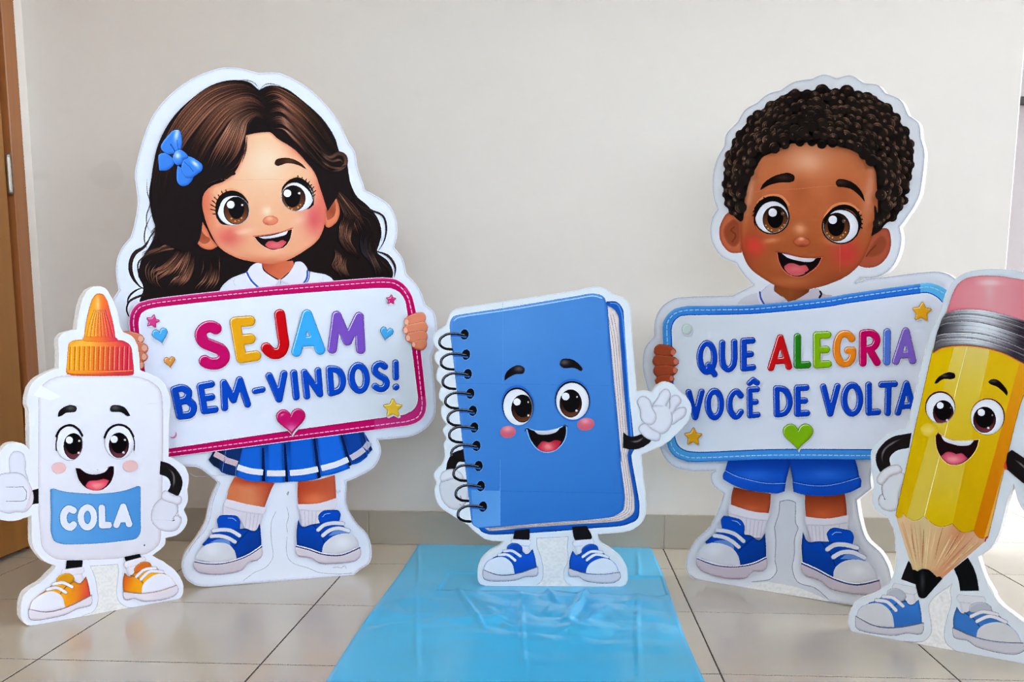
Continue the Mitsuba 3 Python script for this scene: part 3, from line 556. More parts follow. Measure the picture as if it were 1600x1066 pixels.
# face
face = I.sp(A(g1, '1085,650 1180,625 1290,622') + ' ' + A(g2, '180,675 330,770 420,870 500,970') + ' ' + A(g4, '540,80 580,200 576,355 520,500 400,600 250,680 150,706') + ' ' + A(g3, '1150,690 1000,650 870,570 790,440 740,300 724,200 740,120 800,60 900,20') + ' 366,270 377,250')
f = blob(lg(0, 205, 0, 412, (238, 190, 150), (238, 182, 142), (232, 160, 120)), 415, 255, 36, 34, (240, 212, 180), 0.95)
f = blob(f, 322, 320, 13, 48, (216, 112, 78), 0.9, -8); f = blob(f, 505, 300, 15, 60, (222, 112, 88), 0.9); f = blob(f, 352, 245, 20, 40, (226, 110, 78), 0.75, 30); f = blob(f, 470, 232, 26, 16, (226, 112, 84), 0.8, 38)
f = blob(f, 358, 370, 22, 17, (218, 98, 88), 0.95); f = blob(f, 492, 342, 18, 24, (216, 90, 92), 0.95); f = blob(f, 410, 410, 60, 10, (208, 110, 76), 0.7); f = blob(f, 425, 392, 26, 8, (240, 176, 138), 0.8)
f = blob(f, 383, 362, 14, 5, (246, 200, 168), 0.8, -10); f = blob(f, 466, 345, 12, 6, (240, 186, 160), 0.7, -30); f = blob(f, 417, 330, 7, 7, (246, 222, 190), 0.9)
C.paint('face', face, rim(f, face, (196, 92, 64), 5, 0.55), size=2.5)
C.line('face', I, '336,280 370,281 440,281 494,284', 0.5, (228, 166, 130))
# eyes
E1, E2 = g3.sp('835,260 850,170 910,110 980,95 1050,120 1110,190! 1100,230 1000,200 900,220 880,330 960,385! 880,370 845,320'), g4.sp('212,100! 240,40 290,0 350,-15 420,20 470,80 485,150! 475,215 430,250 470,150 400,50 300,10 235,50')
C.paint('face__eye', affinity.translate(g3.sp('830,250 860,150 930,90 1000,90 1070,130 1115,200! 1000,140 880,200'), -0.6, -1.6), (236, 160, 110)); C.paint('face__eye_001', affinity.translate(E2, -1.2, -1.4), (236, 170, 120))
C.paint('face__eye', E1, (14, 8, 8)); C.paint('face__eye_001', E2, (14, 8, 8))
C.eye('face__eye', g3, (985, 262, 132, 122, 0), (1008, 262, 106, 116), (1010, 240, 66, 92), (962, 212, 32), None, browns=((20, 12, 10), (70, 38, 22), (150, 82, 40)), dots=((1058, 215, 9), (968, 328, 7, (230, 170, 110)), (1000, 350, 6, (230, 170, 110)), (1052, 325, 7, (230, 170, 110)), (1030, 345, 5, (230, 170, 110))))
C.eye('face__eye_001', g4, (345, 148, 132, 120, 0), (310, 160, 103, 108), (303, 150, 66, 85), (262, 118, 32), None, browns=((20, 12, 10), (70, 38, 22), (150, 82, 40)), dots=((360, 118, 10), (270, 235, 7, (230, 170, 110)), (300, 250, 6, (230, 170, 110)), (350, 235, 7, (230, 170, 110)), (370, 212, 6, (230, 170, 110))))
for z, k, a in ((g3, 'face__eye', ('858,130 880,165', '825,150 865,190', '808,178 850,215', '796,212 845,240', '795,250 845,265', '815,290 850,290', '885,100 905,140', '920,90 935,120')), (g4, 'face__eye_001', ('420,0 400,40', '445,20 425,60', '462,45 440,80', '480,65 455,100', '498,95 465,120', '492,130 470,145', '480,215 465,200', '385,-15 375,20', '350,-30 348,0'))):
    for t in a: C.line(k, z, t, 8, (12, 8, 8))
C.paint('face__eye', g3.sp('845,330! 835,240 870,160 940,110 1010,108 1070,140 1112,205! 1060,160 980,128 900,170 862,250'), (12, 8, 8)); C.paint('face__eye_001', g4.sp('212,130! 225,60 280,15 350,8 420,45 465,110 478,190! 455,120 400,60 330,28 270,40 228,85'), (12, 8, 8))
g = g2.sp('158,888 165,855 230,835 320,850 380,885 424,932! 350,895 260,880 180,902'); C.paint('face__eyebrow', g, blob((46, 22, 14), *g2.p(280, 862), 10, 4, (86, 48, 30), 0.9), size=1.5)
C.paint('face__eyebrow_001', g1.sp('860,1020! 930,935 990,945 1002,968 960,985 900,1000'), (34, 16, 12))
g = g3.el(1293, 345, 64, 40, -4); C.paint('face__nose', g, blob(blob(rim((224, 132, 98), g, (190, 88, 66), 3, 0.7), *g3.p(1285, 328), 5, 3.5, (250, 190, 150), 0.95), *g3.p(1262, 372), 3, 2, (180, 80, 60), 0.6), size=1.3)
m = g3.sp('1160,480! 1300,462 1400,440 1472,418! 1455,500 1400,570 1320,590 1240,560 1190,520')
C.paint('face__mouth', m.buffer(0.9), (246, 186, 156)); C.paint('face__mouth', m, (22, 8, 8)); C.line('face__mouth', g3, '1150,475 1300,458 1400,436 1480,405', 7, (196, 84, 64))
C.paint('face__mouth', g3.sp('1195,482! 1300,470 1440,430! 1425,458 1370,478 1300,492 1230,495'), lg(*g3.p(1300, 460), *g3.p(1300, 495), (236, 232, 238), (206, 204, 214)))
g = g3.sp('1248,548! 1270,522 1310,515 1345,525 1395,508 1428,525! 1385,568 1315,582 1270,570'); C.paint('face__tongue', g, blob((200, 76, 82), *g3.p(1340, 550), 10, 4, (232, 120, 124), 0.9))
C.line('face__mouth', g3, '1245,575 1310,592 1380,578', 5, (238, 176, 150))
# fringe over the face
bang = I.sp('405,143! 390,129 367,125 336,131 300,154 270,184 249,221 240,255 237,290 240,340 250,380! 300,390 316,350 312,320 318,300 328,290 340,282 356,272 368,262 378,246 383,225 384,212! 390,208 410,206 422,206! 420,190 412,160')
C.paint('hair', bang, HK)
rb = I.sp('404,141! 420,134 443,137 475,159 505,187 524,217 531,238 540,246 541,262 536,272 530,300 512,330! 500,292 493,272 478,252 461,234 436,217 424,206! 416,190 408,165')
C.paint('hair', rb, HK)
BR = [[(40, 20, 16), (120, 72, 54), (176, 116, 90), (140, 86, 64), (52, 28, 20), (24, 14, 12)], [(60, 32, 24), (150, 96, 74), (120, 72, 52), (60, 34, 24), (30, 16, 13)], [(30, 16, 14), (84, 50, 38), (150, 94, 70), (110, 66, 48), (40, 22, 16), (24, 14, 12)]]
strands('hair', I, '404,142 380,130 335,134 290,168 256,225 240,280 238,320', '414,158 392,146 350,158 308,198 280,240 264,290 262,330', 15, 5.2, BR)
strands('hair', I, '412,160 390,148 350,160 312,200 290,240 280,262', '417,178 398,170 370,178 340,212 318,250 306,285', 12, 5.6, BR)
strands('hair', I, '416,180 398,172 372,180 346,214 326,250 318,275', '420,192 406,180 390,188 382,212 372,240 350,266', 11, 5.4, [[(30, 16, 14), (130, 82, 62), (196, 138, 112), (150, 92, 68), (60, 34, 26), (24, 14, 12)], [(24, 14, 12), (100, 62, 48), (180, 122, 96), (110, 66, 50), (30, 18, 14)]])
C.paint('hair', I.sp('385,211! 388,196 398,184 412,182 420,192 422,206! 405,207'), (20, 11, 10))
strands('hair', I, '388,208 392,190 404,181 416,186 421,200', '386,210 386,195 394,184 400,182 410,182', 3, 2.2, [[HK, (70, 44, 36), HK]])
strands('hair', I, '408,142 425,135 452,146 492,180 520,220 530,242', '412,156 428,150 456,166 490,198 514,230 528,252', 11, 5.0, [[(50, 26, 20), (170, 108, 82), (120, 74, 50), (66, 40, 26), (40, 22, 16), (30, 18, 14)], [(40, 22, 16), (120, 72, 54), (84, 52, 34), (60, 36, 26), (36, 20, 16)]])
strands('hair', I, '413,160 430,152 456,168 488,202 512,236 530,254', '419,180 436,176 458,194 486,224 510,248 530,262', 10, 5.0, [[(40, 22, 18), (176, 116, 92), (120, 74, 52), (50, 30, 22), (34, 20, 16), (44, 26, 20)], [(30, 18, 14), (110, 68, 52), (70, 42, 30), (34, 20, 16)]])
strands('hair', I, '420,184 436,178 460,198 486,228 508,252 528,264', '424,203 440,202 462,220 484,244 504,262 524,272', 9, 4.6, [[(40, 22, 18), (186, 128, 104), (110, 68, 50), (40, 24, 18), (30, 18, 14), (40, 24, 18)], [(30, 18, 14), (90, 56, 44), (40, 24, 18)]])
for t, w in (('498,232 515,246 530,240 538,244 540,254 533,264 515,268', 7), ('500,240 520,252 532,250 537,256', 5), ('500,250 520,262 534,262 540,258', 4)): C.ribbon('hair', I.ln(t), w, [HK, (110, 74, 58), (70, 44, 34), (120, 82, 64), HK], (0.3, 1, 1, 0.4), 0.4)
for t in ('405,140 398,130 384,125 370,126', '407,140 414,132 430,132 444,137', '370,126 385,128 398,136'): C.ribbon('hair', I.ln(t), 1.1, [HK, (40, 24, 20), HK], (0.3, 1, 0.3), 0.8)
for t in ('383,215 383,232 374,252 356,268', '386,214 384,236 378,254', '380,230 372,256 352,272'): C.ribbon('hair', I.ln(t), 2.0, [HK, (110, 50, 36), HK], (0.3, 1, 0.2), 0.5)
for t in ('340,284 356,277 366,272', '316,290 336,283 354,276'): C.ribbon('hair', I.ln(t), 2.0, [HK, (70, 40, 32), HK], (0.3, 1, 0.2), 0.5)
# bow
BB_ = (58, 128, 222)
def bow(t, z=g1, hl=None, part='hair_bow'):
    g = z.sp(t); C.paint(part, g.buffer(0.5), (16, 50, 120)); q = side(side(BB_, g, 3, 4, (30, 88, 184), 0.9), g, -2, -2, (120, 180, 246), 0.7)
    if hl: q = blob(q, *z.p(*hl[:2]), hl[2], hl[3], (214, 234, 255), 0.9, hl[4])
    C.paint(part, g, q, size=1.5)
bow('480,838! 410,795 362,815 360,850 368,940! 430,938 490,880'); bow('520,900! 512,970 520,1040 545,1066 600,1062 640,1020 650,990 600,950')
bow('500,800! 430,800 380,745 400,700 440,650 490,605 530,605 555,680 552,740 535,780', hl=(512, 640, 3, 10, 10)); bow('560,850! 600,825 680,855 728,905 720,940 690,965 640,1000! 600,1000 555,940', hl=(665, 885, 3, 7, -45))
C.line('hair_bow', g1, '505,795 480,750 460,720', 8, (24, 70, 160)); C.line('hair_bow', g1, '530,790 520,730 515,690', 6, (30, 84, 176)); C.line('hair_bow', g1, '575,870 620,910 650,950', 6, (30, 84, 176))
bow('490,800 530,768 580,790 605,830 570,850 545,890 515,895 485,860', hl=(520, 815, 4, 5, 0))
# legs, socks, shoes, skirt
lt = g9.sp('435,125! 600,150 745,175! 715,235 690,300 665,368! 520,338 372,302! 380,250 400,190')
C.paint('leg', lt, side(blob(lg(*g9.p(400, 250), *g9.p(720, 220), (208, 116, 72), (214, 130, 88), (178, 66, 42)), *g9.p(580, 150), 34, 8, (160, 40, 20), 0.9), lt, 4, 0, (150, 50, 30), 0.7))
lt = g9.sp('928,165! 1080,150 1215,112! 1222,200 1226,292! 1080,335 930,348! 925,260')
C.paint('leg_001', lt, side(blob(lg(*g9.p(930, 200), *g9.p(1220, 250), (176, 62, 36), (188, 78, 48), (192, 90, 60)), *g9.p(1060, 310), 20, 12, (226, 120, 76), 0.9), lt, 3, 0, (160, 56, 36), 0.7))
child_sock(C, 'sock', g9, True); child_sock(C, 'sock_001', g9, False)
child_shoe(C, 'shoe', g9, True); child_shoe(C, 'shoe_001', g9, False)
SB = (10, 82, 186)
sk = I.sp('336,700! 326,719! 334,728 341,732! 346,738! 357,742 368,744! 390,752 411,753! 417,754 442,754! 450,753! 475,752 498,748! 502,745 524,740 547,732! 546,727! 560,724 574,714! 575,710! 582,703! 576,688 566,672!')
C.paint('skirt', sk, lg(0, 685, 0, 754, (10, 50, 126), (12, 84, 190), (8, 78, 180)))
for a, t in (((14, 30, 60), '336,700! 348,704 352,730 341,732 326,720!'), ((14, 44, 100), '354,702 374,698 370,744 346,738'), ((20, 96, 204), '378,702! 410,698! 410,753! 390,752 369,747!'), ((22, 100, 210), '419,696! 442,692! 444,754! 418,754!'), ((18, 94, 202), '454,690! 488,684! 497,748! 453,753!'), ((24, 102, 212), '496,684! 530,676! 545,731! 503,744!'), ((14, 64, 150), '538,676! 562,672! 573,714! 549,726!'), ((12, 48, 112), '564,674! 574,690 581,703 575,710!')):
    g = I.sp(t).intersection(sk); C.paint('skirt', g, side(side(tuple(a), g, 4, 0, np.array(a) * 0.5, 0.8), g, -3, 0, np.array(a) * 0.75, 0.6))
for t in ('411,700 412,752', '445,694 448,753', '491,685 499,747', '533,678 547,728'): C.ribbon('skirt', I.ln(t), 4.5, [(4, 20, 60), (8, 30, 84), (4, 12, 40)], (0.6, 1, 1), 0.8)
for t, c in (('335,709 343,713 352,718', (206, 178, 186)), ('352,719 362,722 371,725', (204, 182, 192)), ('371,730 390,736 411,738.5', (228, 230, 236)), ('417,739.5 430,740 446,739.5', (226, 226, 234)), ('453,739.5 475,737.5 497,733', (228, 230, 236)), ('502,732 525,726 544,718', (226, 228, 236)), ('548,716 560,709 569,702', (200, 194, 206)), ('570,701 574,696 577,691', (176, 172, 190))):
    C.paint('skirt__stripe', LineString(I.ln(t)).buffer(4.6, cap_style='flat'), c)
for t in ('369,726 368,744', '353,704 347,737', '569,675 577,709'): C.line('skirt', I, t, 0.8, (110, 140, 196))
# the sign
so = I.sp('202,505! 205,488 214,476 232,469.5 400,450 520,440 600,434.8 618,437 632,446 642,460 648,480 657,548 666,630! 664,645 656,657 640,664 620,667 440,690.5 264,714 240,717 232,712 228,700!')
si = I.sp('217.5,522! 217,500 221,490 230,484 242,481 400,464 520,454.5 595,450 612,451 624,457 632,468 636,485 644,548 652,612 653,625 648,638 634,647 610,651 440,675 264,701 250,702! 240,660')
C.paint('sign__border', so.buffer(1.2), (236, 206, 222))
C.paint('sign__border', so, side(side(rim((190, 8, 92), so, (150, 0, 70), 2.5, 0.8), so, -2.5, -3.5, (224, 96, 168), 0.85), so, 2.5, 3, (160, 0, 76), 0.6), size=3)
C.paint('sign__border', I.po('585,640 700,610 700,700 585,690').intersection(so), (196, 44, 116)); C.paint('sign__border', I.po('646,464 664,460 662,440 640,440 630,452').intersection(so), (204, 40, 118))
C.paint('sign__panel', si.buffer(0.8), (150, 0, 70))
C.paint('sign__panel', si, lg(300, 480, 640, 660, (228, 234, 248), (224, 230, 242), (205, 213, 216)), size=8)
mid = LineString(np.array(so.buffer(-6.2).exterior.coords)); L_ = mid.length
for q in np.arange(0, L_, 8.0):
    C.paint('sign__stitching', shapely.ops.substring(mid, q, q + 4.6).buffer(0.75, 3), (240, 178, 212))
for z, S, w, c in ((g5, ['838,285 800,268 748,280 712,330 732,390 810,430 888,470 906,525 870,568 810,578 765,568 745,555'], 100, (196, 6, 98)),
        (g5, ['998,232 1050,530', '998,232 1122,222', '1025,385 1125,370', '1050,530 1172,512'], 90, (230, 164, 18)),
        (g5, ['1370,168 1392,330 1402,430 1375,482 1330,496 1285,475 1258,446'], 92, (200, 4, 14)),
        (g6, ['425,168! 338,478', '425,168! 535,462', '375,395 495,388'], 86, (58, 170, 238)),
        (g6, ['635,455! 672,178! 762,388! 858,186! 872,458'], 80, (120, 78, 184))):
    C.letter('sign__letter', z, [z.pl(s.replace('!', ''), w) if z is g6 or '\x20' in s and len(s.split()) == 2 else z.st(s, w) for s in S], w, c)
    C.parts['sign__letter' + f'~{C.k}'] = C.parts.pop('sign__letter')
BL = (4, 68, 186)
for z, S, w in ((g5, ['492,795 538,1010', '492,795 565,782 608,815 595,868 518,900', '518,900 600,885 648,930 635,990 538,1012'], 66), (g5, ['708,765 742,970', '708,765 800,748', '725,868 803,855', '742,970 832,958'], 62), (g5, ['912,945 903,735', '903,735 985,880', '985,880 1036,712', '1036,712 1102,915'], 60), (g5, ['1165,805 1226,793'], 54),
        (g6, ['110,680 192,872', '192,872 233,662'], 62), (g6, ['315,655 335,855'], 60), (g6, ['425,850 402,648', '402,648 533,832', '533,832 516,634'], 56), (g6, ['610,622 625,822', '610,622 680,632 720,705 700,790 625,822'], 60), (g6, [g6.el(857, 697, 92, 134, -5).difference(g6.el(857, 697, 33, 74, -5))], 60),
        (g6, ['1072,602 1035,580 995,600 992,645 1030,680 1075,708 1086,750 1052,786 1015,782 992,766'], 58), (g6, ['1162,570 1165,692', g6.el(1166, 772, 29)], 54)):
    C.letter('sign__letter', z, [s if hasattr(s, 'area') else (z.pl(s, w) if len(s.split()) == 2 else z.st(s, w)) for s in S], w, BL)
    C.parts['sign__letter' + f'~{C.k}'] = C.parts.pop('sign__letter')
for k, g, c in (('star', star(*g5.p(312, 225), 12, 12), (214, 60, 134)), ('star~1', star(*g6.p(1125, 45), 9, 3), (206, 30, 110)), ('star~2', star(*g6.p(1140, 950), 17, 0), (232, 190, 50)), ('heart', heart(*g5.p(378, 350), 25, 25, -14), (74, 172, 232)), ('heart~1', heart(*g5.p(455, 567), 18, 18, -8), (222, 148, 62)), ('heart~2', heart(*g6.p(1085, 332), 21, 22, 12), (66, 160, 218)), ('heart~3', heart(*g7.p(1432, 265), 46, 42, -4), (190, 14, 96))):
    C.gloss('sign__' + k, g, c, hl=0.6)
C.paint('sign__heart~3', heart(*g7.p(1430, 275), 38, 34, -4).buffer(-1), blob(blob((196, 14, 98), *g7.p(1440, 350), 11, 9, (226, 130, 176), 0.9), *g7.p(1330, 175), 4, 3, (250, 210, 230), 0.9, -30))
C.paint('sign__moon', g7.el(203, 395, 38, 40).difference(g7.el(190, 380, 38, 40)), (206, 130, 176))
# hands on the sign
for k, z, F4, N4 in (('hand_001', g6, ('1235,220 1262,188 1330,158 1400,162 1412,205 1395,236 1260,260', '1225,297 1242,264 1330,240 1400,230 1428,270 1418,312 1250,330', '1245,362 1262,330 1400,308 1428,345 1415,388 1280,402', '1297,420 1320,394 1412,384 1418,430 1390,462 1312,446'), ((1254, 230, 18, 24), (1245, 300, 18, 24), (1266, 365, 18, 24), (1312, 418, 15, 20))),
        ('hand', g5, ('30,330 60,312 150,315 225,345 240,375 215,405 100,420', '100,420 240,408 273,445 262,482 180,492', '120,495 245,490 272,520 255,550 180,556', '120,556 225,558 241,590 220,622 150,635'), ((212, 370, 24, 26), (243, 447, 24, 26), (240, 520, 20, 26), (217, 590, 16, 26)))):
    for t in F4:
        g = z.sp(t); C.paint(k, g.buffer(0.5), (150, 62, 42)); C.paint(k, g, side(side((220, 132, 98), g, 0, 3.5, (176, 82, 58), 0.9), g, 0, -2.5, (236, 164, 132), 0.7))
    for x, y, rx, ry in N4: e = z.el(x, y, rx, ry); C.paint(k + '__nail', e.buffer(0.4), (190, 96, 74)); C.paint(k + '__nail', e, (240, 178, 152))
C.finish()

# ------------------------------------------------------------------ the boy cutout with the blue sign
o1, o2, o3, o4, o5, o6, o7 = Z(1090, 100, 4.3162), Z(1100, 260, 4.8455), Z(1000, 420, 5.33), Z(1200, 420, 5.33), Z(1000, 580, 5.33), Z(1200, 580, 5.33), Z(1060, 740, 4.697)
C = Cutout('boy_cutout', (1085, 905), (1310, 944), 'large foam cutout of a curly-haired boy holding a blue-edged sign')
out = I.sp(A(o1, '132,982! 106,900 100,780 130,640 180,552! 190,480 270,390! 320,310 400,262! 470,205 560,177! 640,125 770,100! 850,70 940,97! 1020,75 1125,130! 1220,145 1265,195! 1370,245 1420,345! 1490,400 1505,500! 1530,590 1526,680 1512,800 1495,890') + ' ' +
    A(o2, '1592,300 1515,415! 1480,460! 1495,530 1470,680 1400,790 1300,840 1180,848! 1148,882!') + ' ' + A(o4, '830,85 980,68! 1300,28 1420,24 1500,45 1560,85') + ' 1508,452 1514,490 1508,560 1500,660 1492,708 1470,728 1400,733 ' +
    A(o6, '862,820! 852,900 862,975!') + ' ' + A(o7, '1405,120 1308,197! 1330,330 1380,480 1490,590 1552,720 1560,820 1500,920 1390,965 1290,968 1090,940! 480,842! 300,832 150,800 60,720 60,630 120,500 230,390 290,270 332,150! 250,80 240,0') + ' ' +
    A(o5, '620,832! 420,832 270,790 190,700 150,580') + ' 1022,640 ' + A(o3, '50,960 20,800 50,640 117,563! 120,450 170,330 280,250 420,232 770,224! 942,135! 870,60') + ' ' + A(o2, '240,732! 140,690 70,600 45,480 70,370'))
C.foam(out, 0.022, 0.0005)
rough = o7.sp('440,842! 660,795! 850,822 1000,860 1092,942! 480,842')
C.paint('print_sheet', out.buffer(-0.15).difference(rough.union(o7.po('470,830 1095,925 1095,990 470,900'))), (229, 233, 238))
C.paint('print_sheet', out.buffer(-1.3).boundary.buffer(0.7).difference(o7.po('430,700 1100,850 1100,1000 430,900')), (184, 190, 200))
C.paint('print_sheet', out.buffer(-3.4).boundary.buffer(0.35).difference(o7.po('430,700 1100,850 1100,1000 430,900')), (206, 211, 220))
C.paint('print_sheet', o7.sp('745,207! 805,194 860,212! 862,280 860,360 880,405! 855,470 855,560 838,640 838,720 870,790 950,825 1010,845 1090,925! 900,845 660,795! 540,800 600,785 680,770 718,715 710,640 715,500 705,390! 732,300'), (210, 214, 220))
for t in ('745,207! 735,300 705,390! 715,500 710,640 720,720 680,772 540,795', '745,207! 805,195 860,212! 860,280 860,360 880,405! 855,470 850,600 836,700 870,790 1010,845 1100,925'): C.line('print_sheet', o7, t, 6, (150, 155, 165))
HB = (24, 18, 16)
# head
for i, (t, inn, c) in enumerate((('285,440! 240,365 190,350 135,415 115,500 140,595 200,652 285,655!', '262,420 220,400 190,420 150,470 165,560 230,610 270,570', (196, 102, 66)), ('1262,535! 1320,480 1385,470 1415,550 1395,670 1310,755 1230,768 1150,745! 1175,640 1225,560', '1290,560 1350,520 1385,560 1360,650 1290,690 1240,690', (176, 84, 58)))):
    e = o2.sp(t); k = 'ear' + ('_001' if i else ''); C.paint(k, e, rim(side(c, e, -3, 2, (214, 84, 62), 0.7), e, (140, 56, 36), 4, 0.7)); q = o2.sp(inn); C.paint(k, q, rim((150, 70, 44), q, (184, 92, 60), 4, 0.8)); C.line(k, o2, '230,460 205,480 240,520 215,570' if i == 0 else '1300,600 1250,650 1230,680', 12, (124, 52, 32))
C.paint('neck', o2.sp('535,880! 800,925! 790,960 740,990 690,1015! 600,1025 530,960'), lg(*o2.p(540, 900), *o2.p(790, 980), (134, 66, 30), (150, 78, 40), (110, 52, 26)))
sh = o3.sp('805,295! 860,240 940,210 1010,195! 1200,240 1240,290 1000,300'); C.paint('shirt', sh, (214, 214, 222)); C.paint('shirt', o3.sp('1490,185! 1545,215 1600,225 1590,245! 1440,270'), (198, 184, 192))
f = o3.sp('1015,190! 1050,155 1090,128 1120,128! 1115,180 1160,220 1220,262! 1150,290 1030,295! 1000,240'); C.paint('shirt__collar', f.buffer(0.5), (170, 166, 178)); C.paint('shirt__collar', f, side((216, 214, 224), f, 2, 4, (190, 186, 198), 0.8))
f = o3.sp('1285,268! 1370,220 1440,172! 1490,175 1505,205! 1490,250 1400,270'); C.paint('shirt__collar', f.buffer(0.5), (160, 150, 160)); C.paint('shirt__collar', f, side((206, 198, 208), f, 2, 4, (176, 164, 176), 0.8))
C.line('shirt__collar', o3, '998,195 1005,240 1030,290', 14, (40, 84, 176)); C.line('shirt__collar', o3, '982,200 988,245 1005,295', 5, (236, 238, 246)); C.line('shirt__collar', o3, '1500,190 1510,210 1495,240', 16, (24, 24, 34))
face = I.sp(A(o2, '320,120 275,350 276,500 290,650 340,760 450,850 560,910 680,940 800,930 950,890 1080,830 1180,740 1240,620 1285,500 1330,300 1320,150') + ' ' + A(o1, '1190,690 1000,520 600,500 420,620'))
f = lg(0, 230, 0, 450, (208, 120, 76), (198, 108, 64), (178, 90, 48), (166, 80, 42))
f = blob(f, 1262, 252, 30, 20, (238, 172, 134), 0.95); f = blob(f, 1172, 300, 5, 40, (230, 160, 124), 0.8, 8); f = blob(f, 1358, 300, 7, 46, (222, 150, 116), 0.75, 8); f = blob(f, 1162, 420, 14, 60, (150, 62, 36), 0.6, 10)
f = blob(f, 1250, 300, 16, 22, (176, 88, 50), 0.7); f = blob(f, 1316, 300, 18, 20, (178, 88, 52), 0.7); f = blob(f, 1178, 384, 17, 16, (214, 62, 52), 0.98); f = blob(f, 1322, 396, 20, 22, (206, 58, 56), 0.98); f = blob(f, 1205, 376, 14, 4, (222, 140, 94), 0.8, -8); f = blob(f, 1250, 358, 9, 8, (230, 158, 112), 0.95); f = blob(f, 1300, 378, 16, 6, (206, 122, 76), 0.6, 10)
f = blob(f, 1240, 440, 40, 8, (196, 112, 66), 0.7); f = blob(f, 1290, 440, 40, 10, (150, 66, 40), 0.6, -20); f = blob(f, 1222, 408, 20, 12, (188, 104, 60), 0.6)
C.paint('face', face, rim(f, face, (132, 58, 32), 6, 0.6), size=2.5)
C.line('face', o1, '360,870 470,850 640,845 860,825 960,820', 2.5, (212, 130, 90)); C.line('face', o1, '460,640 462,1066', 2, (204, 120, 80)); C.line('face', o2, '1030,300 1028,800', 3, (206, 110, 78))
for i, (w, ir, pu, hl, lash, lidc) in enumerate((((513, 385, 124, 120, 0), (540, 403, 96, 104), (540, 392, 60, 76), (520, 350, 32), '378,370! 385,310 440,250 510,225 570,235 620,280 640,335! 600,290 530,265 450,290 405,350 385,430 400,490! 378,430', '385,330 430,250 510,218 580,225 640,290'), ((1035, 455, 132, 124, 0), (1003, 460, 102, 108), (1000, 447, 64, 82), (975, 405, 32), '905,430! 920,380 980,315 1060,290 1130,310 1180,370 1192,440 1160,520! 1172,440 1150,370 1100,330 1030,325 960,360 915,440', '915,380 980,300 1060,280 1130,300 1185,350'))):
    k = 'face__eye' + ('_001' if i else '')
    C.line(k, o2, lidc, 18, (226, 140, 92)); C.paint(k, o2.el(w[0], w[1], w[2] + 12, w[3] + 10), (20, 12, 10))
    C.eye(k, o2, w, ir, pu, hl, None, browns=((24, 14, 10), (92, 50, 26), (150, 84, 40)), dots=tuple((ir[0] + a, ir[1] + b, 6, (230, 170, 100)) for a, b in ((-72, 45), (-55, 68), (-30, 80), (30, 78), (50, 60), (68, 40))) + ((ir[0] + 55, ir[1] - 45, 14, (96, 70, 56)), (ir[0] + 62, ir[1] - 50, 5, (170, 150, 140))))
    C.paint(k, o2.sp(lash), (12, 8, 8))
    for q in (('385,330 372,345', '378,365 368,375', '395,310 380,318', '410,285 398,290', '430,262 420,264', '460,240 452,236') if i == 0 else ('1185,400 1198,402', '1190,430 1200,436', '1180,375 1192,372', '1165,350 1176,344', '1188,460 1196,468')): C.line(k, o2, q, 9, (12, 8, 8))
for i, t in enumerate(('422,182! 450,130 500,90 580,58 650,52 685,78 680,108 650,120 580,122 490,145', '998,125 1008,103 1040,96 1100,110 1160,150 1200,205 1218,270! 1170,215 1120,175 1060,158 1010,150')):
    g = o2.sp(t); C.paint('face__eyebrow' + ('_001' if i else ''), g, blob((22, 12, 10), *o2.p(*((600, 85) if i == 0 else (1030, 120))), 12, 4, (70, 44, 34), 0.8), size=1.5)
g = o2.el(740, 572, 66, 38, 4); C.paint('face__nose', g, blob(blob(rim((196, 94, 60), g, (140, 56, 36), 3.5, 0.8), *o2.p(735, 548), 5, 3, (250, 176, 140), 0.95), *o2.p(745, 600), 6, 2.5, (120, 44, 28), 0.6), size=1.3)
m = o2.sp('555,650! 640,665 720,690 800,698 890,690! 860,750 800,800 740,832 660,825 600,780 570,720')
C.paint('face__mouth', m.buffer(1.6), (212, 96, 82)); C.paint('face__mouth', m.buffer(0.4), (228, 130, 100)); C.paint('face__mouth', m, (18, 8, 8)); C.line('face__mouth', o2, '545,645 640,660 720,684 800,692 900,682', 7, (150, 58, 40))
C.paint('face__mouth', o2.sp('590,660! 650,672 720,690 845,698! 825,718 770,724 700,712 630,690'), lg(*o2.p(700, 660), *o2.p(700, 725), (238, 232, 236), (212, 206, 214)))
g = o2.sp('605,760! 640,735 690,738 725,752 770,750 795,785! 750,810 690,822 640,808'); C.paint('face__tongue', g, blob((204, 78, 86), *o2.p(690, 780), 12, 5, (232, 118, 120), 0.9)); C.line('face__mouth', o2, '612,775 650,812 700,825 760,812', 6, (220, 110, 108))
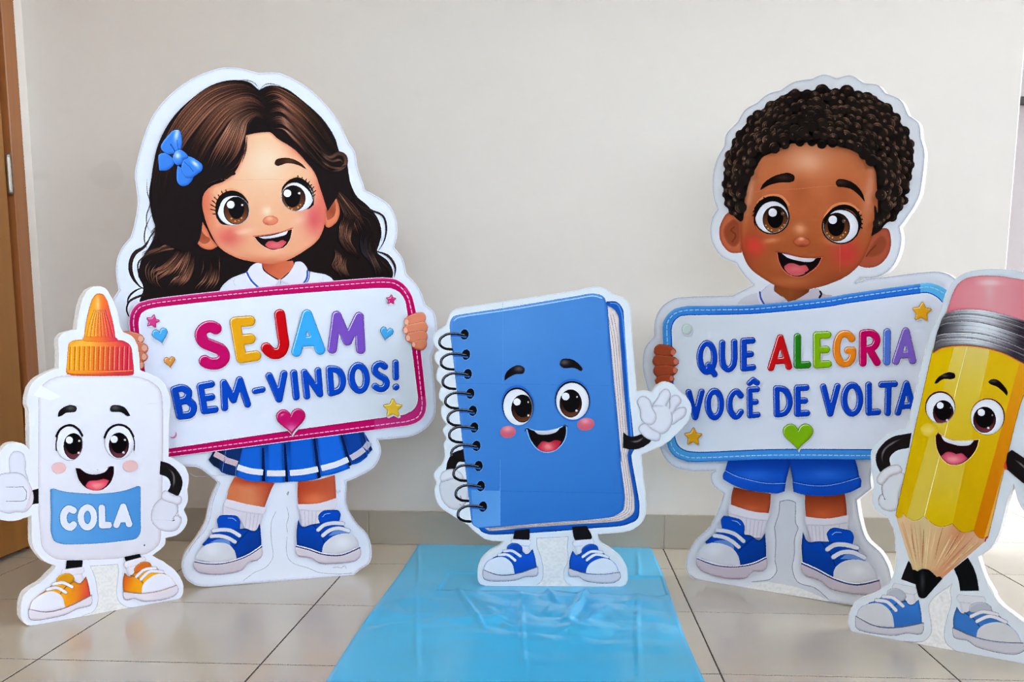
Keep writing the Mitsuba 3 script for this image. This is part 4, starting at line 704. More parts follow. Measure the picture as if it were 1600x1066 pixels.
# curly hair
hp = A(o1, '290,1062 320,900 362,760 400,690 440,628 500,600 550,568 600,555 640,535 690,548 740,528 790,542 810,538! 812,562 845,566 868,548! 900,540 960,560 1030,578 1130,640 1190,700 1210,850 1212,1000') + ' ' + A(o2, '1296,300 1290,400 1265,530! 1330,490')
hl_ = A(o2, '1382,430 1430,405 1478,330') + ' ' + A(o1, '1330,985 1385,930 1412,830 1450,700 1452,590 1418,470 1350,370 1290,285 1190,225 1080,195 1000,160 920,180 840,148 780,178 620,195 465,285 345,385 255,500 200,640 175,800 195,960 240,1020')
hair = I.sp(hp + ' ' + hl_)
bumps = [o1.el(x, y, r, r) for x, y, r in ((210, 940, 30), (195, 880, 28), (190, 810, 28), (205, 740, 30), (210, 660, 30), (225, 610, 30), (265, 530, 34), (290, 480, 34), (370, 385, 40), (410, 350, 40), (500, 295, 46), (560, 265, 36), (650, 225, 48), (740, 215, 42), (840, 185, 48), (1005, 195, 52), (930, 200, 36), (1080, 220, 40), (1140, 240, 50), (1190, 260, 30), (1270, 310, 46), (1330, 370, 40), (1390, 460, 40), (1425, 590, 34), (1430, 540, 32), (1430, 680, 32), (1405, 760, 40), (1400, 850, 30), (1390, 920, 30), (1350, 960, 36), (1310, 1030, 34), (240, 990, 30), (590, 545, 30), (690, 525, 32), (770, 525, 30), (838, 540, 32), (910, 530, 34), (520, 570, 34))]
hair = unary_union([hair] + bumps)
C.paint('hair', hair, HB)
shapely.prepare(hair)
x0, y0, x1, y1 = hair.bounds; cen = []
for _ in range(6000):
    x, y = rnd.uniform(x0, x1), rnd.uniform(y0, y1)
    if hair.contains(Point(x, y)) and all((x - a) ** 2 + (y - b) ** 2 > 72 for a, b in cen): cen.append((x, y))
inner_ = hair.buffer(-4.5)
cen = [q for q in cen if inner_.contains(Point(q))]
cen.sort(key=lambda q: -abs(q[0] - 1275) - abs(q[1] - 300))
for x, y in cen:
    inner = max(0.0, 1 - math.hypot((x - 1258) / 62, (y - 200) / 42)) + max(0.0, 1 - math.hypot((x - 1352) / 26, (y - 265) / 90)) + max(0.0, 1 - math.hypot((x - 1168) / 14, (y - 300) / 50))
    lit = 1 - min(1, inner * 1.25)
    r = rnd.uniform(5.5, 9.5)
    a0 = math.atan2(y - 300, x - 1275) + rnd.uniform(-0.5, 0.5)
    C.paint('hair', Point(x, y).buffer(r * 1.02, 5), mixc(HB, (34, 26, 22), rnd.random()))
    for q in range(rnd.choice((2, 3, 3, 4))):
        rr = r * (1 - 0.2 * q); sw = rnd.uniform(1.0, 1.7); t = np.linspace(a0 - sw, a0 + sw, 9)
        L = np.c_[x + rr * np.cos(t), y + rr * np.sin(t) * 0.95]
        k = 0.4 + 0.6 * lit if rnd.random() < 0.45 + 0.75 * lit else 0.0
        mid_ = mixc(HB, (166, 124, 98) if q % 2 == 0 else (108, 78, 60), k * rnd.uniform(0.75, 1.1))
        C.ribbon('hair', L, rnd.uniform(1.1, 1.9), [HB, mid_, mixc(HB, mid_, 0.6), HB], (0.1, 1, 1, 0.1), 0.5)
    if rnd.random() < 0.35 * lit + 0.06:
        hx, hy = x + 2.5 * math.cos(a0), y + 2.5 * math.sin(a0)
        C.paint('hair', Point(hx, hy).buffer(rnd.uniform(0.5, 0.9), 4), (150, 122, 104))
for b in bumps:
    c_ = b.centroid; r = b.bounds[2] - c_.x
    for s in (1.0, 0.72):
        a0 = math.atan2(c_.y - 300, c_.x - 1275); t = np.linspace(a0 - 1.8, a0 + 1.8, 12)
        C.ribbon('hair', np.c_[c_.x + r * s * np.cos(t), c_.y + r * s * np.sin(t)], 1.5, [HB, (74, 54, 44) if s < 1 else (34, 26, 24), HB], (0.2, 1, 0.2), 0.6)
# legs, socks, shorts
for i, t in enumerate(('405,100! 540,130 678,150! 672,240 660,295! 560,280 450,250 385,228! 390,160', '930,150! 1080,165 1222,150! 1232,240 1236,310! 1080,332 938,325! 930,240')):
    g = o7.sp(t); C.paint('leg' + ('_001' if i else ''), g, side(side(blob(lg(0, g.bounds[1], 0, g.bounds[3], (120, 44, 22), (164, 70, 38), (190, 84, 48)), *o7.p(*((520, 270) if i == 0 else (1060, 300))), 16, 8, (206, 96, 56), 0.7), g, 4, 0, (130, 44, 24), 0.7), g, -3, 0, (150, 60, 32), 0.6))
zL, zR = affine([(118, 785), (648, 665), (385, 430)], [o7.p(133, 618), o7.p(650, 615), o7.p(398, 326)]), affine([(912, 665), (1415, 672), (1190, 388)], [o7.p(903, 655), o7.p(1475, 778), o7.p(1205, 410)])
def rsock(part, cuff, body, ribs, s):
    bo, cu = o7.sp(body), o7.sp(cuff)
    C.paint(part, bo, side((214, 210, 220), bo, s, 0, (186, 180, 194), 0.8))
    for a in ribs: C.line(part, o7, a, 6, (190, 185, 198))
    C.paint(part, cu, side((222, 219, 227), cu, 0, 2, (168, 162, 176), 0.8))
rsock('sock', '368,270 375,225! 450,252 560,282 665,292! 668,315 655,350! 550,340 450,318 370,290', '370,285! 450,318 550,340 655,350! 640,400 615,470! 560,470 480,440 370,330!', ('500,335 495,430', '530,342 522,450', '560,346 548,462', '590,350 574,466', '620,352 600,466'), 4)
rsock('sock_001', '925,320 940,318! 1080,332 1248,305! 1248,340 1238,365! 1080,385 940,380!', '940,378! 1080,385 1240,362! 1235,415 1200,420 1115,505! 1000,515 975,505! 955,430', ('975,385 990,500', '1005,388 1015,505', '1035,390 1042,508', '1065,390 1070,505', '1180,378 1180,410'), -4)
child_shoe(C, 'shoe', zL, True); child_shoe(C, 'shoe_001', zR, False)
SB = (16, 78, 190)
sl = o5.sp('735,735! 1250,735! 1252,765 1225,880 1215,920! 1212,950 1205,1000! 1150,1018 1060,1012 900,990 760,940 690,900! 690,870 710,825!')
sr = o6.sp('180,735! 725,735! 745,800 760,880! 775,900 775,965! 680,1010 560,1035 430,1040 300,1030 212,1005! 205,940 205,910! 195,850 180,765')
C.paint('shorts', sl, side(blob(lg(0, 717, 0, 772, (8, 52, 146), (18, 80, 192), (16, 76, 186)), *o5.p(950, 870), 30, 9, (42, 108, 216), 0.8), sl, 5, 0, (6, 40, 120), 0.8)); C.paint('shorts', sr, side(side(blob(lg(0, 717, 0, 775, (8, 54, 150), (18, 80, 192), (16, 74, 184)), *o6.p(480, 860), 30, 9, (44, 110, 216), 0.8), sr, 4, 0, (6, 44, 130), 0.8), sr, -4, 0, (8, 52, 140), 0.8))
for z, a, b in ((o5, '708,828 800,875 900,905 1050,935 1215,935', '712,822 800,868 900,898 1050,928 1215,925'), (o6, '205,925 330,950 450,958 600,935 765,885', '205,915 330,940 450,948 600,925 765,875')):
    C.line('shorts', z, b, 4, (6, 44, 130)); C.line('shorts', z, a, 4, (150, 186, 236))
# the sign
so = I.sp('1035.6,520! 1036,505 1040,496 1052,484 1069,479 1110,478 1169,477 1298,464 1320,460 1436,443.5 1451,442 1466,446 1478,453 1490,466 1495,485! 1490,590 1483,680! 1480,702 1468,714 1450,719 1357,718.5 1200,718 1073,721 1054,713 1045,702 1041,687!')
si = I.sp('1050,530! 1050,512 1054,502 1062,495 1073,493 1170,491 1298,479 1320,475 1436,459 1448,458 1461,463 1472,473 1479,488! 1474,590 1467,672! 1464,690 1450,702 1357,702 1200,702 1088,706 1070,703 1060,696 1055,683!')
C.paint('sign__border', so, side(side(rim(lg(1036, 470, 1300, 560, (64, 148, 222), (40, 116, 214), (40, 116, 214)), so, (26, 84, 180), 2, 0.8), so, -2.5, -4, (140, 196, 240), 0.85), so, 0, 3, (34, 108, 190), 0.6), size=3)
C.paint('sign__border', I.po('1438,440 1500,440 1500,500 1438,475').intersection(so), side(rim((92, 186, 234), so, (70, 170, 230), 2, 0.8), so, -2, -4, (140, 214, 246), 0.9), size=3)
C.paint('sign__border', I.po('1030,680 1380,680 1380,730 1030,730').intersection(so), side(rim(lg(1040, 690, 1200, 700, (78, 164, 214), (70, 150, 224), (66, 146, 226)), so, (36, 96, 190), 2.4, 0.8), so, 0, 3, (46, 112, 190), 0.6), size=3)
C.paint('sign__panel', si.buffer(1.6), (18, 78, 190)); C.paint('sign__panel', I.po('1030,684 1500,684 1500,730 1030,730').intersection(si.buffer(1.8)), (34, 96, 170)); C.paint('sign__panel', si, lg(1060, 480, 1480, 700, (216, 224, 230), (224, 230, 240), (228, 232, 244)), size=8)
mid = LineString(np.array(so.buffer(-6.5).exterior.coords))
for q in np.arange(0, mid.length, 8.6): C.paint('sign__stitching', shapely.ops.substring(mid, q, q + 5).buffer(0.8, 3), (168, 214, 246))
BL = (6, 64, 190)
def rows(items):
    for z, S, w, c in items:
        C.letter('sign__letter', z, [s if hasattr(s, 'area') else (z.pl(s, w) if len(s.split()) == 2 else z.st(s, w)) for s in S], w, c); C.parts['sign__letter' + f'~{C.k}'] = C.parts.pop('sign__letter')
rows(((o3, [o3.el(558, 740, 88, 146, 0).difference(o3.el(558, 735, 33, 86)), '568,800 622,880'], 52, BL), (o3, ['685,618 685,760 700,815 735,838 770,812 785,760 785,610'], 54, BL), (o3, ['862,602 862,830', '862,602 935,598', '862,715 922,712', '862,830 940,822'], 56, BL),
    (o3, ['1090,825 1168,575', '1168,575 1240,815', '1120,770 1215,762'], 58, (206, 20, 22)), (o4, ['245,568 245,805', '245,805 330,800'], 62, (34, 130, 22)), (o4, ['405,555 408,800', '405,555 497,552', '408,677 485,673', '408,800 500,794'], 64, (132, 184, 12)),
    (o4, ['698,582 660,545 615,548 580,600 570,670 585,745 620,788 665,785 700,745 705,680', '705,680 665,680'], 62, (240, 134, 24)), (o4, ['790,540 790,785', '790,540 870,540 906,590 880,650 800,672', '845,670 908,780'], 64, (200, 2, 90)), (o4, ['992,528 990,775'], 64, (82, 118, 212)), (o4, ['1065,770 1147,520', '1147,520 1205,765', '1095,718 1190,714'], 64, (130, 98, 196)),
    (o5, ['405,175 460,385', '460,385 513,172'], 52, BL), (o5, [o5.el(620, 275, 82, 136).difference(o5.el(620, 275, 29, 78))], 52, BL), (o5, ['840,205 800,170 760,205 745,275 760,345 800,380 840,340'], 52, BL), (o5, ['912,155 915,370', '912,155 975,152', '912,260 965,257', '915,370 980,364', '912,100 942,74', '942,74 975,98'], 50, BL),
    (o5, ['1135,145 1140,360', '1135,145 1200,155 1240,215 1238,300 1200,350 1140,360'], 54, BL), (o5, ['1310,140 1312,355', '1310,140 1384,137', '1312,248 1372,246', '1312,355 1390,350'], 56, BL),
    (o6, ['460,130 518,355', '518,355 578,126'], 54, BL), (o6, [o6.el(700, 235, 94, 146).difference(o6.el(700, 235, 38, 88))], 54, BL), (o6, ['838,115 840,345', '840,345 915,340'], 56, BL), (o6, ['945,112 1055,107', '1003,110 997,348'], 56, BL), (o6, ['1082,345 1152,105', '1152,105 1218,335', '1110,292 1200,286'], 56, BL)))
C.gloss('sign__star', star(*o4.p(1280, 360), 17.5, 4), (240, 174, 30), hl=0.6); C.gloss('sign__star~1', star(*o5.p(443, 548), 16, 2), (226, 160, 30), hl=0.6); C.gloss('sign__heart', heart(*o5.p(1316, 552), 48, 43, 0), (128, 182, 14), hl=0.6)
g = o3.el(391, 504, 42, 46); C.gloss('sign__dot', g, (196, 214, 210), hl=0.4, dark=0.85)
# hand
for t in ('118,700 140,640 200,633 270,655 298,690 280,720 150,728', '105,775 128,727 200,724 300,745 322,778 300,806 140,816', '110,850 130,814 280,816 312,845 295,876 140,900', '126,935 150,900 265,890 282,915 255,950 150,970'):
    g = o3.sp(t); C.paint('hand', g.buffer(0.5), (84, 28, 16)); C.paint('hand', g, side(side((164, 72, 44), g, 0, 3.5, (112, 42, 24), 0.9), g, 0, -2.5, (190, 100, 70), 0.7))
for x, y, rx, ry in ((276, 697, 20, 25), (299, 773, 20, 25), (292, 846, 18, 24), (263, 913, 16, 22)): C.paint('hand__nail', o3.el(x, y, rx, ry), (206, 116, 96))
C.finish()

# ------------------------------------------------------------------ the glue bottle cutout
c1, c2, c3 = Z(0, 440, 5.33), Z(0, 620, 5.33), Z(0, 790, 5.33)
C = Cutout('glue_bottle_cutout', (50, 978), (270, 938), 'small foam cutout of a smiling white glue bottle with an orange cap, thumb up')
out = I.sp(A(c1, '640,400! 648,330 665,230 695,130 745,65 800,42 870,55 920,120 965,220 1000,380 1022,422! 1095,455 1140,525 1165,740! 1250,770 1350,830 1400,915 1418,1000') + ' ' +
    A(c2, '1405,200 1404,500! 1480,540 1548,600 1572,680 1555,775! 1562,870 1528,942!') + ' ' + A(c3, '1558,110 1540,180 1480,240 1378,270! 1372,320 1340,360 1265,417! 1390,490 1480,570 1522,650 1522,730 1485,790 1400,825! 1180,858 900,905 640,952 300,1005! 220,990 180,940 172,870 205,740 340,640 440,545 472,505! 380,470 310,400 272,330 268,230 264,80! 200,105 130,125 20,122 -70,100 -120,40') + ' ' +
    A(c2, '-130,700 -60,520 0,470! 12,445 60,400 130,381 200,400 246,440! 244,300 240,100') + ' ' + A(c1, '225,1030 240,905 290,825 390,760 490,722! 492,600 490,470 520,435'))
gap = c3.sp('750,505! 980,490! 990,545 978,640 972,730 985,790 1040,840 1180,857! 900,905 632,953! 700,915 780,880 815,800 808,700 790,600')
C.foam(out, 0.024, 0.0022)
C.paint('print_sheet', out.buffer(-0.5).difference(gap.union(c3.po('630,945 1180,855 1180,1000 630,1000'))), (232, 236, 247))
C.paint('print_sheet', gap.boundary.buffer(0.45).difference(c3.po('600,940 1185,846 1185,1000 600,1000')), (190, 192, 204))
# arms behind the bottle
tube(C, 'arm', c2.po('270,780 330,762 330,888 255,900'))
body = I.sp(A(c1, '325,1066 325,960 340,890 400,830 480,797 600,785! 1085,787! 1180,805 1270,845 1335,910 1350,990') + ' ' + A(c2, '1356,300 1350,700 1342,1000') + ' ' + A(c3, '1340,200 1322,320 1245,388 1040,432 800,448 600,452 445,432 365,365 338,220') + ' ' + A(c2, '328,1000 322,600'))
C.paint('bottle', body.buffer(0.6), (190, 186, 196))
C.paint('bottle', body, side(side(rim(lg(0, 590, 0, 870, (234, 236, 246), (230, 231, 240), (222, 221, 230)), body, (206, 198, 206), 4, 0.7), body, 5, 0, (204, 192, 198), 0.6), body, -3, -2, (218, 214, 222), 0.5))
C.line('bottle', c2, '1220,60 1300,55 1350,48', 2, (206, 206, 216)); C.paint('bottle', c3.el(1203, 332, 7), (60, 50, 50)); C.paint('bottle', I.po('63,602 95,620 78,626 52,618'), (242, 244, 252))
# left thumb-up glove
glove(C, 'glove', c2.sp('75,560 82,500 110,462 145,455 190,475 212,530 212,620 230,720 90,720 85,640'), base=(222, 225, 236), ink=(168, 168, 180))
glove(C, 'glove', c2.sp('-100,800 -80,680 0,648 100,632 180,645 230,700 270,790 278,850 262,905 200,962 140,960 70,972 20,960 -60,930'), base=(224, 227, 238), ink=(168, 168, 180))
C.paint('glove', c2.sp('195,665! 235,720 270,800 275,850 258,905 215,940! 240,850 235,740'), (224, 212, 222))
for t in ('48,752 120,753 192,750', '52,871 120,872 200,866 222,850', '192,750 222,800 215,850'): C.line('glove', c2, t, 4.5, (110, 110, 124))
C.line('glove', c2, '0,652 70,640 130,634 195,655', 3, (170, 170, 184)); C.line('glove', c2, '210,940 250,830 265,780', 3, (190, 176, 190))
# right arm and glove
tube(C, 'arm_001', c2.sp('1338,535! 1410,560 1480,620 1520,710 1508,780 1482,832! 1395,790! 1420,735 1400,680 1328,645!'), c2.ln('1390,590 1440,640 1450,700 1435,780'), base=(26, 22, 22))
glove(C, 'glove_001', I.sp(A(c2, '1362,845 1300,885 1265,960 1262,1030') + ' ' + A(c3, '1270,140 1315,190 1400,216 1460,208 1505,150 1508,100') + ' ' + A(c2, '1485,985 1480,930 1455,880')), base=(224, 224, 234), ink=(160, 156, 166))
glove(C, 'glove_001', c2.sp('1345,835 1370,786 1440,822 1508,838 1512,870 1490,898 1450,890 1360,858'), base=(228, 229, 238), ink=(160, 156, 166))
C.line('glove_001', c3, '1480,-10 1482,40 1455,90 1435,118', 4, (150, 146, 158)); C.line('glove_001', c3, '1455,130 1445,100 1480,88 1505,110', 4, (150, 146, 158)); C.line('glove_001', c3, '1435,128 1452,125', 7, (70, 66, 74)); C.line('glove_001', c3, '1270,120 1340,118 1440,130', 1.6, (196, 194, 204))
# cap
OR = ((246, 170, 40), (244, 150, 36), (236, 96, 50), (224, 56, 72))
cap = c1.sp('568,560! 575,520 610,495 660,487 900,492 1030,497 1080,530 1095,560! 1112,740 1108,772 1075,780 800,785 590,778 558,760 562,660')
C.paint('cap', cap.buffer(0.5), (190, 80, 40)); C.paint('cap', cap, side(lg(*c1.p(560, 600), *c1.p(1110, 640), OR[0], (244, 156, 40), (238, 110, 48), (222, 58, 74), (214, 44, 76)), cap, 0, 3, (196, 60, 40), 0.6))
C.paint('cap', c1.sp('585,545! 640,500 800,497 1000,505 1075,550! 900,545 700,538'), lg(*c1.p(585, 520), *c1.p(1075, 530), (248, 184, 70), (248, 180, 60), (240, 110, 60), (214, 50, 70)))
for q in range(13):
    x = 585 + q * 40; cc = lg(*c1.p(560, 600), *c1.p(1110, 640), (196, 110, 14), (206, 104, 20), (200, 70, 30), (186, 28, 56))(np.array([c1.p(x, 640)]))[0]; hc = lg(*c1.p(560, 600), *c1.p(1110, 640), (255, 205, 100), (252, 196, 96), (250, 170, 110), (240, 130, 140))(np.array([c1.p(x, 640)]))[0]
    C.line('cap', c1, f'{x},545 {x - 4},640 {x - 6},738', 9, cc); C.line('cap', c1, f'{x + 12},542 {x + 8},640 {x + 6},735', 6, hc)
C.line('cap', c1, '575,742 800,752 1105,742', 7, (240, 150, 60)); C.line('cap', c1, '560,770 800,782 1075,776', 6, (206, 60, 40))
cone = c1.sp('700,480! 715,370 745,230 775,140 810,104 850,106 885,150 915,250 945,370 960,480!')
C.paint('nozzle', cone.buffer(0.5), (186, 80, 40)); C.paint('nozzle', cone, blob(side(lg(*c1.p(700, 330), *c1.p(950, 350), OR[0], (246, 160, 44), (238, 104, 52), (224, 56, 76)), cone, 0, -4, (232, 100, 40), 0.5), *c1.p(815, 190), 3, 12, (252, 208, 130), 0.9))
for q in range(8):
    u = q / 7; C.line('nozzle', c1, f'{785 + 90 * u:.0f},{235} {745 + 165 * u:.0f},350 {722 + 220 * u:.0f},465', 5, mixc((206, 120, 24), (190, 34, 60), u)); C.line('nozzle', c1, f'{792 + 90 * u:.0f},{235} {755 + 165 * u:.0f},350 {733 + 215 * u:.0f},460', 4, mixc((254, 206, 110), (240, 120, 120), u))
rg = c1.sp('690,470 720,462 960,468 978,478 975,495 700,492'); C.paint('nozzle', rg.buffer(0.4), (190, 80, 40)); C.paint('nozzle', rg, lg(*c1.p(690, 480), *c1.p(978, 480), (244, 160, 44), (240, 110, 50), (220, 50, 90)))
# label
lb = I.sp(A(c2, '423,775! 440,768 520,790 650,806 800,812 920,805 1050,782 1155,748 1168,757! 1168,1000') + ' ' + A(c3, '1165,230 1140,268 1000,295 700,318 510,316 455,292 430,230') + ' ' + A(c2, '428,1000'))
C.paint('label', lb.buffer(0.6), (56, 112, 170)); C.paint('label', lb, side(lg(80, 770, 220, 830, (102, 166, 220), (86, 154, 216), (74, 144, 212)), lb, -2, 0, (66, 130, 194), 0.7))
for S, w in ((['612,42 570,28 535,65 528,115 548,165 590,182 612,160'], 56), ([c3.el(728, 100, 81, 108).difference(c3.el(728, 100, 29, 55))], 52), (['848,20 850,165', '850,165 905,163'], 54), (['970,162 1026,10', '1026,10 1075,155', '995,118 1060,112'], 52)):
    g = unary_union([s if hasattr(s, 'area') else (c3.pl(s, w) if len(s.split()) == 2 else c3.st(s, w)) for s in S]); C.paint('label__letter', g.buffer(1.0), (60, 110, 160)); C.paint('label__letter', g, (226, 230, 242)); C.parts['label__letter' + f'~{C.k}'] = C.parts.pop('label__letter')
# face
for i, t in enumerate(('483,168! 488,130 530,88 600,70 637,88 632,122 600,130 550,135 512,160', '918,112 925,80 980,70 1040,92 1085,158! 1062,163 1015,132 930,125')):
    g = c2.sp(t); k = 'face__eyebrow' + ('_001' if i else ''); C.paint(k, g, blob((18, 16, 16), *c2.p(*((590, 95) if i == 0 else (960, 92))), 7, 4, (86, 84, 84), 0.9), size=1.5)
for i, (w, ir, pu, hl, dots, lid) in enumerate((((578, 390, 110, 142, -4), (612, 413, 83, 109), (612, 395, 66, 84), (578, 362, 30), ((660, 368, 9), (655, 468, 10)), '470,330 500,275 545,245 600,240 650,270 685,325'), ((995, 378, 122, 142, 0), (990, 405, 84, 106), (990, 390, 66, 82), (950, 355, 30), ((1040, 360, 9), (1028, 465, 10)), '872,340 900,280 950,242 1010,236 1070,265 1110,330'))):
    k = 'face__eye' + ('_001' if i else '')
    C.eye(k, c2, w, ir, pu, hl, None, browns=((16, 8, 10), (40, 16, 22), (124, 62, 72)), dots=dots, soft=(120, 116, 122))
    C.paint(k, LineString(c2.ln(lid)).buffer(1.7), (16, 10, 12)); a = w[0] - w[2]
    C.line(k, c2, (f'{a + 2},{w[1] + 60} {a},{w[1]} {a + 12},{w[1] - 60}' if i == 0 else f'{w[0] + w[2]},{w[1] + 70} {w[0] + w[2] + 2},{w[1]} {w[0] + w[2] - 12},{w[1] - 55}'), 9, (24, 18, 20))
for i, (x, y, rx, ry) in enumerate(((492, 594, 59, 45), (1085, 578, 62, 46))): C.paint('face__cheek' + ('_001' if i else ''), c2.el(x, y, rx, ry).buffer(0.4), (214, 190, 192)); C.paint('face__cheek' + ('_001' if i else ''), c2.el(x, y, rx, ry), (234, 190, 188))
m = c2.sp('628,595! 650,596 700,607 785,612 880,595 920,580 948,580! 946,650 905,735 850,775 790,783 720,762 660,700')
C.paint('face__mouth', m.buffer(0.8), (246, 244, 248)); C.paint('face__mouth', m, (24, 6, 10)); C.paint('face__mouth', c2.sp('672,602! 785,614 905,590! 875,625 790,648 715,635'), lg(*c2.p(780, 600), *c2.p(780, 650), (238, 238, 246), (206, 206, 216)))
g = c2.sp('710,745! 740,705 790,698 815,697 860,685 910,698! 880,745 800,783 745,772'); C.paint('face__tongue', g, blob(rim((222, 66, 92), g, (190, 40, 70), 3, 0.8), *c2.p(810, 740), 12, 6, (248, 150, 146), 0.9))
# legs and shoes
for i, t in enumerate(('556,458 690,458 682,530 548,527', '1038,428 1165,403 1182,450 1050,482')): C.paint('leg' + ('_001' if i else ''), c3.po(t), (16, 16, 16))
zL, zR = affine([(335, 912), (672, 895), (530, 750)], [c3.p(240, 868), c3.p(765, 752), c3.p(545, 573)]), affine([(863, 903), (1178, 928), (1000, 752)], [c3.p(1025, 722), c3.p(1475, 668), c3.p(1190, 472)])
OG = lg(*c3.p(520, 700), *c3.p(750, 720), (240, 164, 30), (236, 140, 34), (214, 62, 66)); OG2 = lg(*c3.p(1030, 640), *c3.p(1180, 700), (222, 92, 40), (240, 156, 24), (242, 170, 30))
kw = dict(cap=(234, 235, 245), sole_c=(226, 220, 228), sock_c=(230, 226, 234), ink=(130, 116, 132))
toon_shoe(C, 'shoe', zL, True, (236, 150, 30), tongue_c=(240, 165, 30), grad=OG, **kw); toon_shoe(C, 'shoe_001', zR, False, (236, 150, 30), tongue_c=(236, 120, 40), grad=OG2, **kw)
C.finish()

# ------------------------------------------------------------------ the pencil cutout
p1, p2, p3, p4, p5 = Z(1320, 420, 5.7), Z(1350, 580, 6.384), Z(1350, 720, 6.384), Z(1310, 860, 5.517), Z(1360, 770, 6.6625)
C = Cutout('pencil_cutout', (1345, 990), (1590, 1036), 'foam cutout of a smiling yellow pencil with a pink eraser, hand on hip')
out = I.sp(A(p1, '740,640! 800,490 850,370 890,250 930,160 990,85 1080,35 1200,10 1400,4') + ' 1600,425 1640,436 1672,462 1680,500 1668,545 1648,590 1618,700! 1648,712 1668,740 1664,790 1640,812 1612,810 ' +
    A(p5, '1560,130 1520,20 1492,-90! 1420,100 1375,290 1330,440 1260,570 1120,670! 1200,900 1285,1060') + ' ' + A(p4, '1285,290 1380,450 1500,550 1600,625') + ' 1640,1005 1650,1028 1640,1044 1610,1045 ' +
    A(p4, '1590,985! 1150,915! 850,880 500,800 240,752! 130,720 90,640 100,530 150,440 330,360 438,282! 480,200 500,0') + ' ' + A(p3, '312,900 312,780 298,690 242,572! 110,480 80,380 100,258! 88,150 68,60') + ' ' + A(p2, '72,900 75,800 150,690 290,605 430,562! 500,260 560,20'))
gap = p4.sp('980,288! 965,345 975,430 965,500 945,560 915,690 925,790 1000,860 1150,916! 850,880! 500,802! 660,795 750,775 798,715 798,640 780,470 805,425')
C.foam(out, 0.024, 0.0022)
bot = p4.po('490,797 850,872 1155,907 1155,1000 490,900')
C.paint('print_sheet', out.buffer(-0.4).difference(gap.union(bot)), (214, 222, 227))
C.paint('print_sheet', gap.boundary.buffer(0.45).difference(bot.buffer(1)), (178, 184, 190)); C.paint('print_sheet', out.buffer(-0.9).boundary.buffer(0.3), (196, 204, 210))
# legs, arms and the hidden parts first
C.paint('leg', p4.sp('605,88! 650,160 680,300! 540,250! 570,170'), side((20, 17, 18), p4.sp('605,88! 650,160 680,300! 540,250! 570,170'), 3, 0, (8, 6, 8), 0.8)); C.paint('leg_001', p4.sp('995,160! 1115,62! 1165,150 1195,240 1212,350! 1050,352! 1035,260'), (12, 14, 16))
tube(C, 'arm', p2.sp('475,618! 390,632 290,655 180,735 118,850 128,940 160,1008! 268,945! 255,875 310,805 450,765!'), p2.ln('420,660 290,715 195,800 180,880 215,950'), base=(26, 20, 20))
glove(C, 'glove', p3.sp('180,245 220,180 280,140 390,125 345,350 320,492 240,500 170,465 145,395 160,350 180,335'), base=(216, 219, 222), ink=(150, 140, 138)); glove(C, 'glove', p3.sp('128,190 150,140 220,75 290,46 345,45 378,105 355,122 270,150 180,240 150,232'), base=(222, 222, 224), ink=(150, 140, 138))
C.line('glove', p3, '180,245 180,310 208,384', 5, (90, 84, 84)); C.paint('glove', p3.el(208, 384, 6), (60, 56, 56)); C.line('glove', p3, '150,385 158,348 182,335', 4, (120, 114, 114))
zL, zR = affine([(335, 912), (672, 895), (530, 750)], [p4.p(148, 572), p4.p(733, 632), p4.p(505, 338)]), affine([(863, 903), (1178, 928), (1000, 752)], [p4.p(983, 672), p4.p(1592, 805), p4.p(1235, 452)])
kw = dict(cap=(204, 206, 208), sole_c=(196, 196, 202), sock_c=(214, 216, 220), ink=(96, 98, 110), tongue_c=(196, 202, 212))
toon_shoe(C, 'shoe', zL, True, (56, 122, 206), **kw); toon_shoe(C, 'shoe_001', zR, False, (62, 128, 208), **kw)
# wooden tip and graphite
wood = p5.sp('262,238! 345,205 560,230 855,310 1075,380 1215,455! 1195,500 745,893! 690,885 500,830 440,802! 350,520')
C.paint('tip', wood, lg(*p5.p(300, 600), *p5.p(950, 800), (224, 186, 140), (212, 186, 138), (216, 184, 134), (214, 168, 122), (204, 134, 92), (214, 164, 126)))
for i in range(46):
    u = rnd.random(); xa, ya = 285 + 890 * u, 260 + 210 * u + rnd.uniform(0, 80); k = rnd.uniform(0.55, 1.0)
    xe, ye = 470 + 260 * u, 820 + 50 * u
    C.ribbon('tip', p5.ln(f'{xa},{ya} {xa + (xe - xa) * k * .5},{ya + (ye - ya) * k * .5} {xa + (xe - xa) * k},{ya + (ye - ya) * k}'), rnd.uniform(1.0, 2.6), [mixc((196, 150, 104), (240, 208, 160), rnd.random())] * 3, (0.1, 1, 0.1), 1.0)
for t in ('420,320 450,560 480,720', '555,380 545,600 540,800', '755,360 710,520 670,700', '930,420 850,560 760,700', '1090,440 980,560 840,700', '1110,500 980,620 870,740'): C.ribbon('tip', p5.ln(t), 1.1, [(176, 112, 66)] * 3, (0.2, 1, 0.2), 0.9)
gr = I.sp(A(p5, '436,800! 465,805 492,820! 540,795 600,800 640,830 690,880! 720,873 750,897!') + ' ' + A(p4, '760,400 745,412 718,416 695,405'))
C.paint('tip__graphite', gr, blob((10, 10, 12), *p4.p(725, 270), 3, 16, (60, 62, 66), 0.8)); C.line('tip__graphite', p5, '500,812 545,795 595,800', 6, (90, 92, 92))
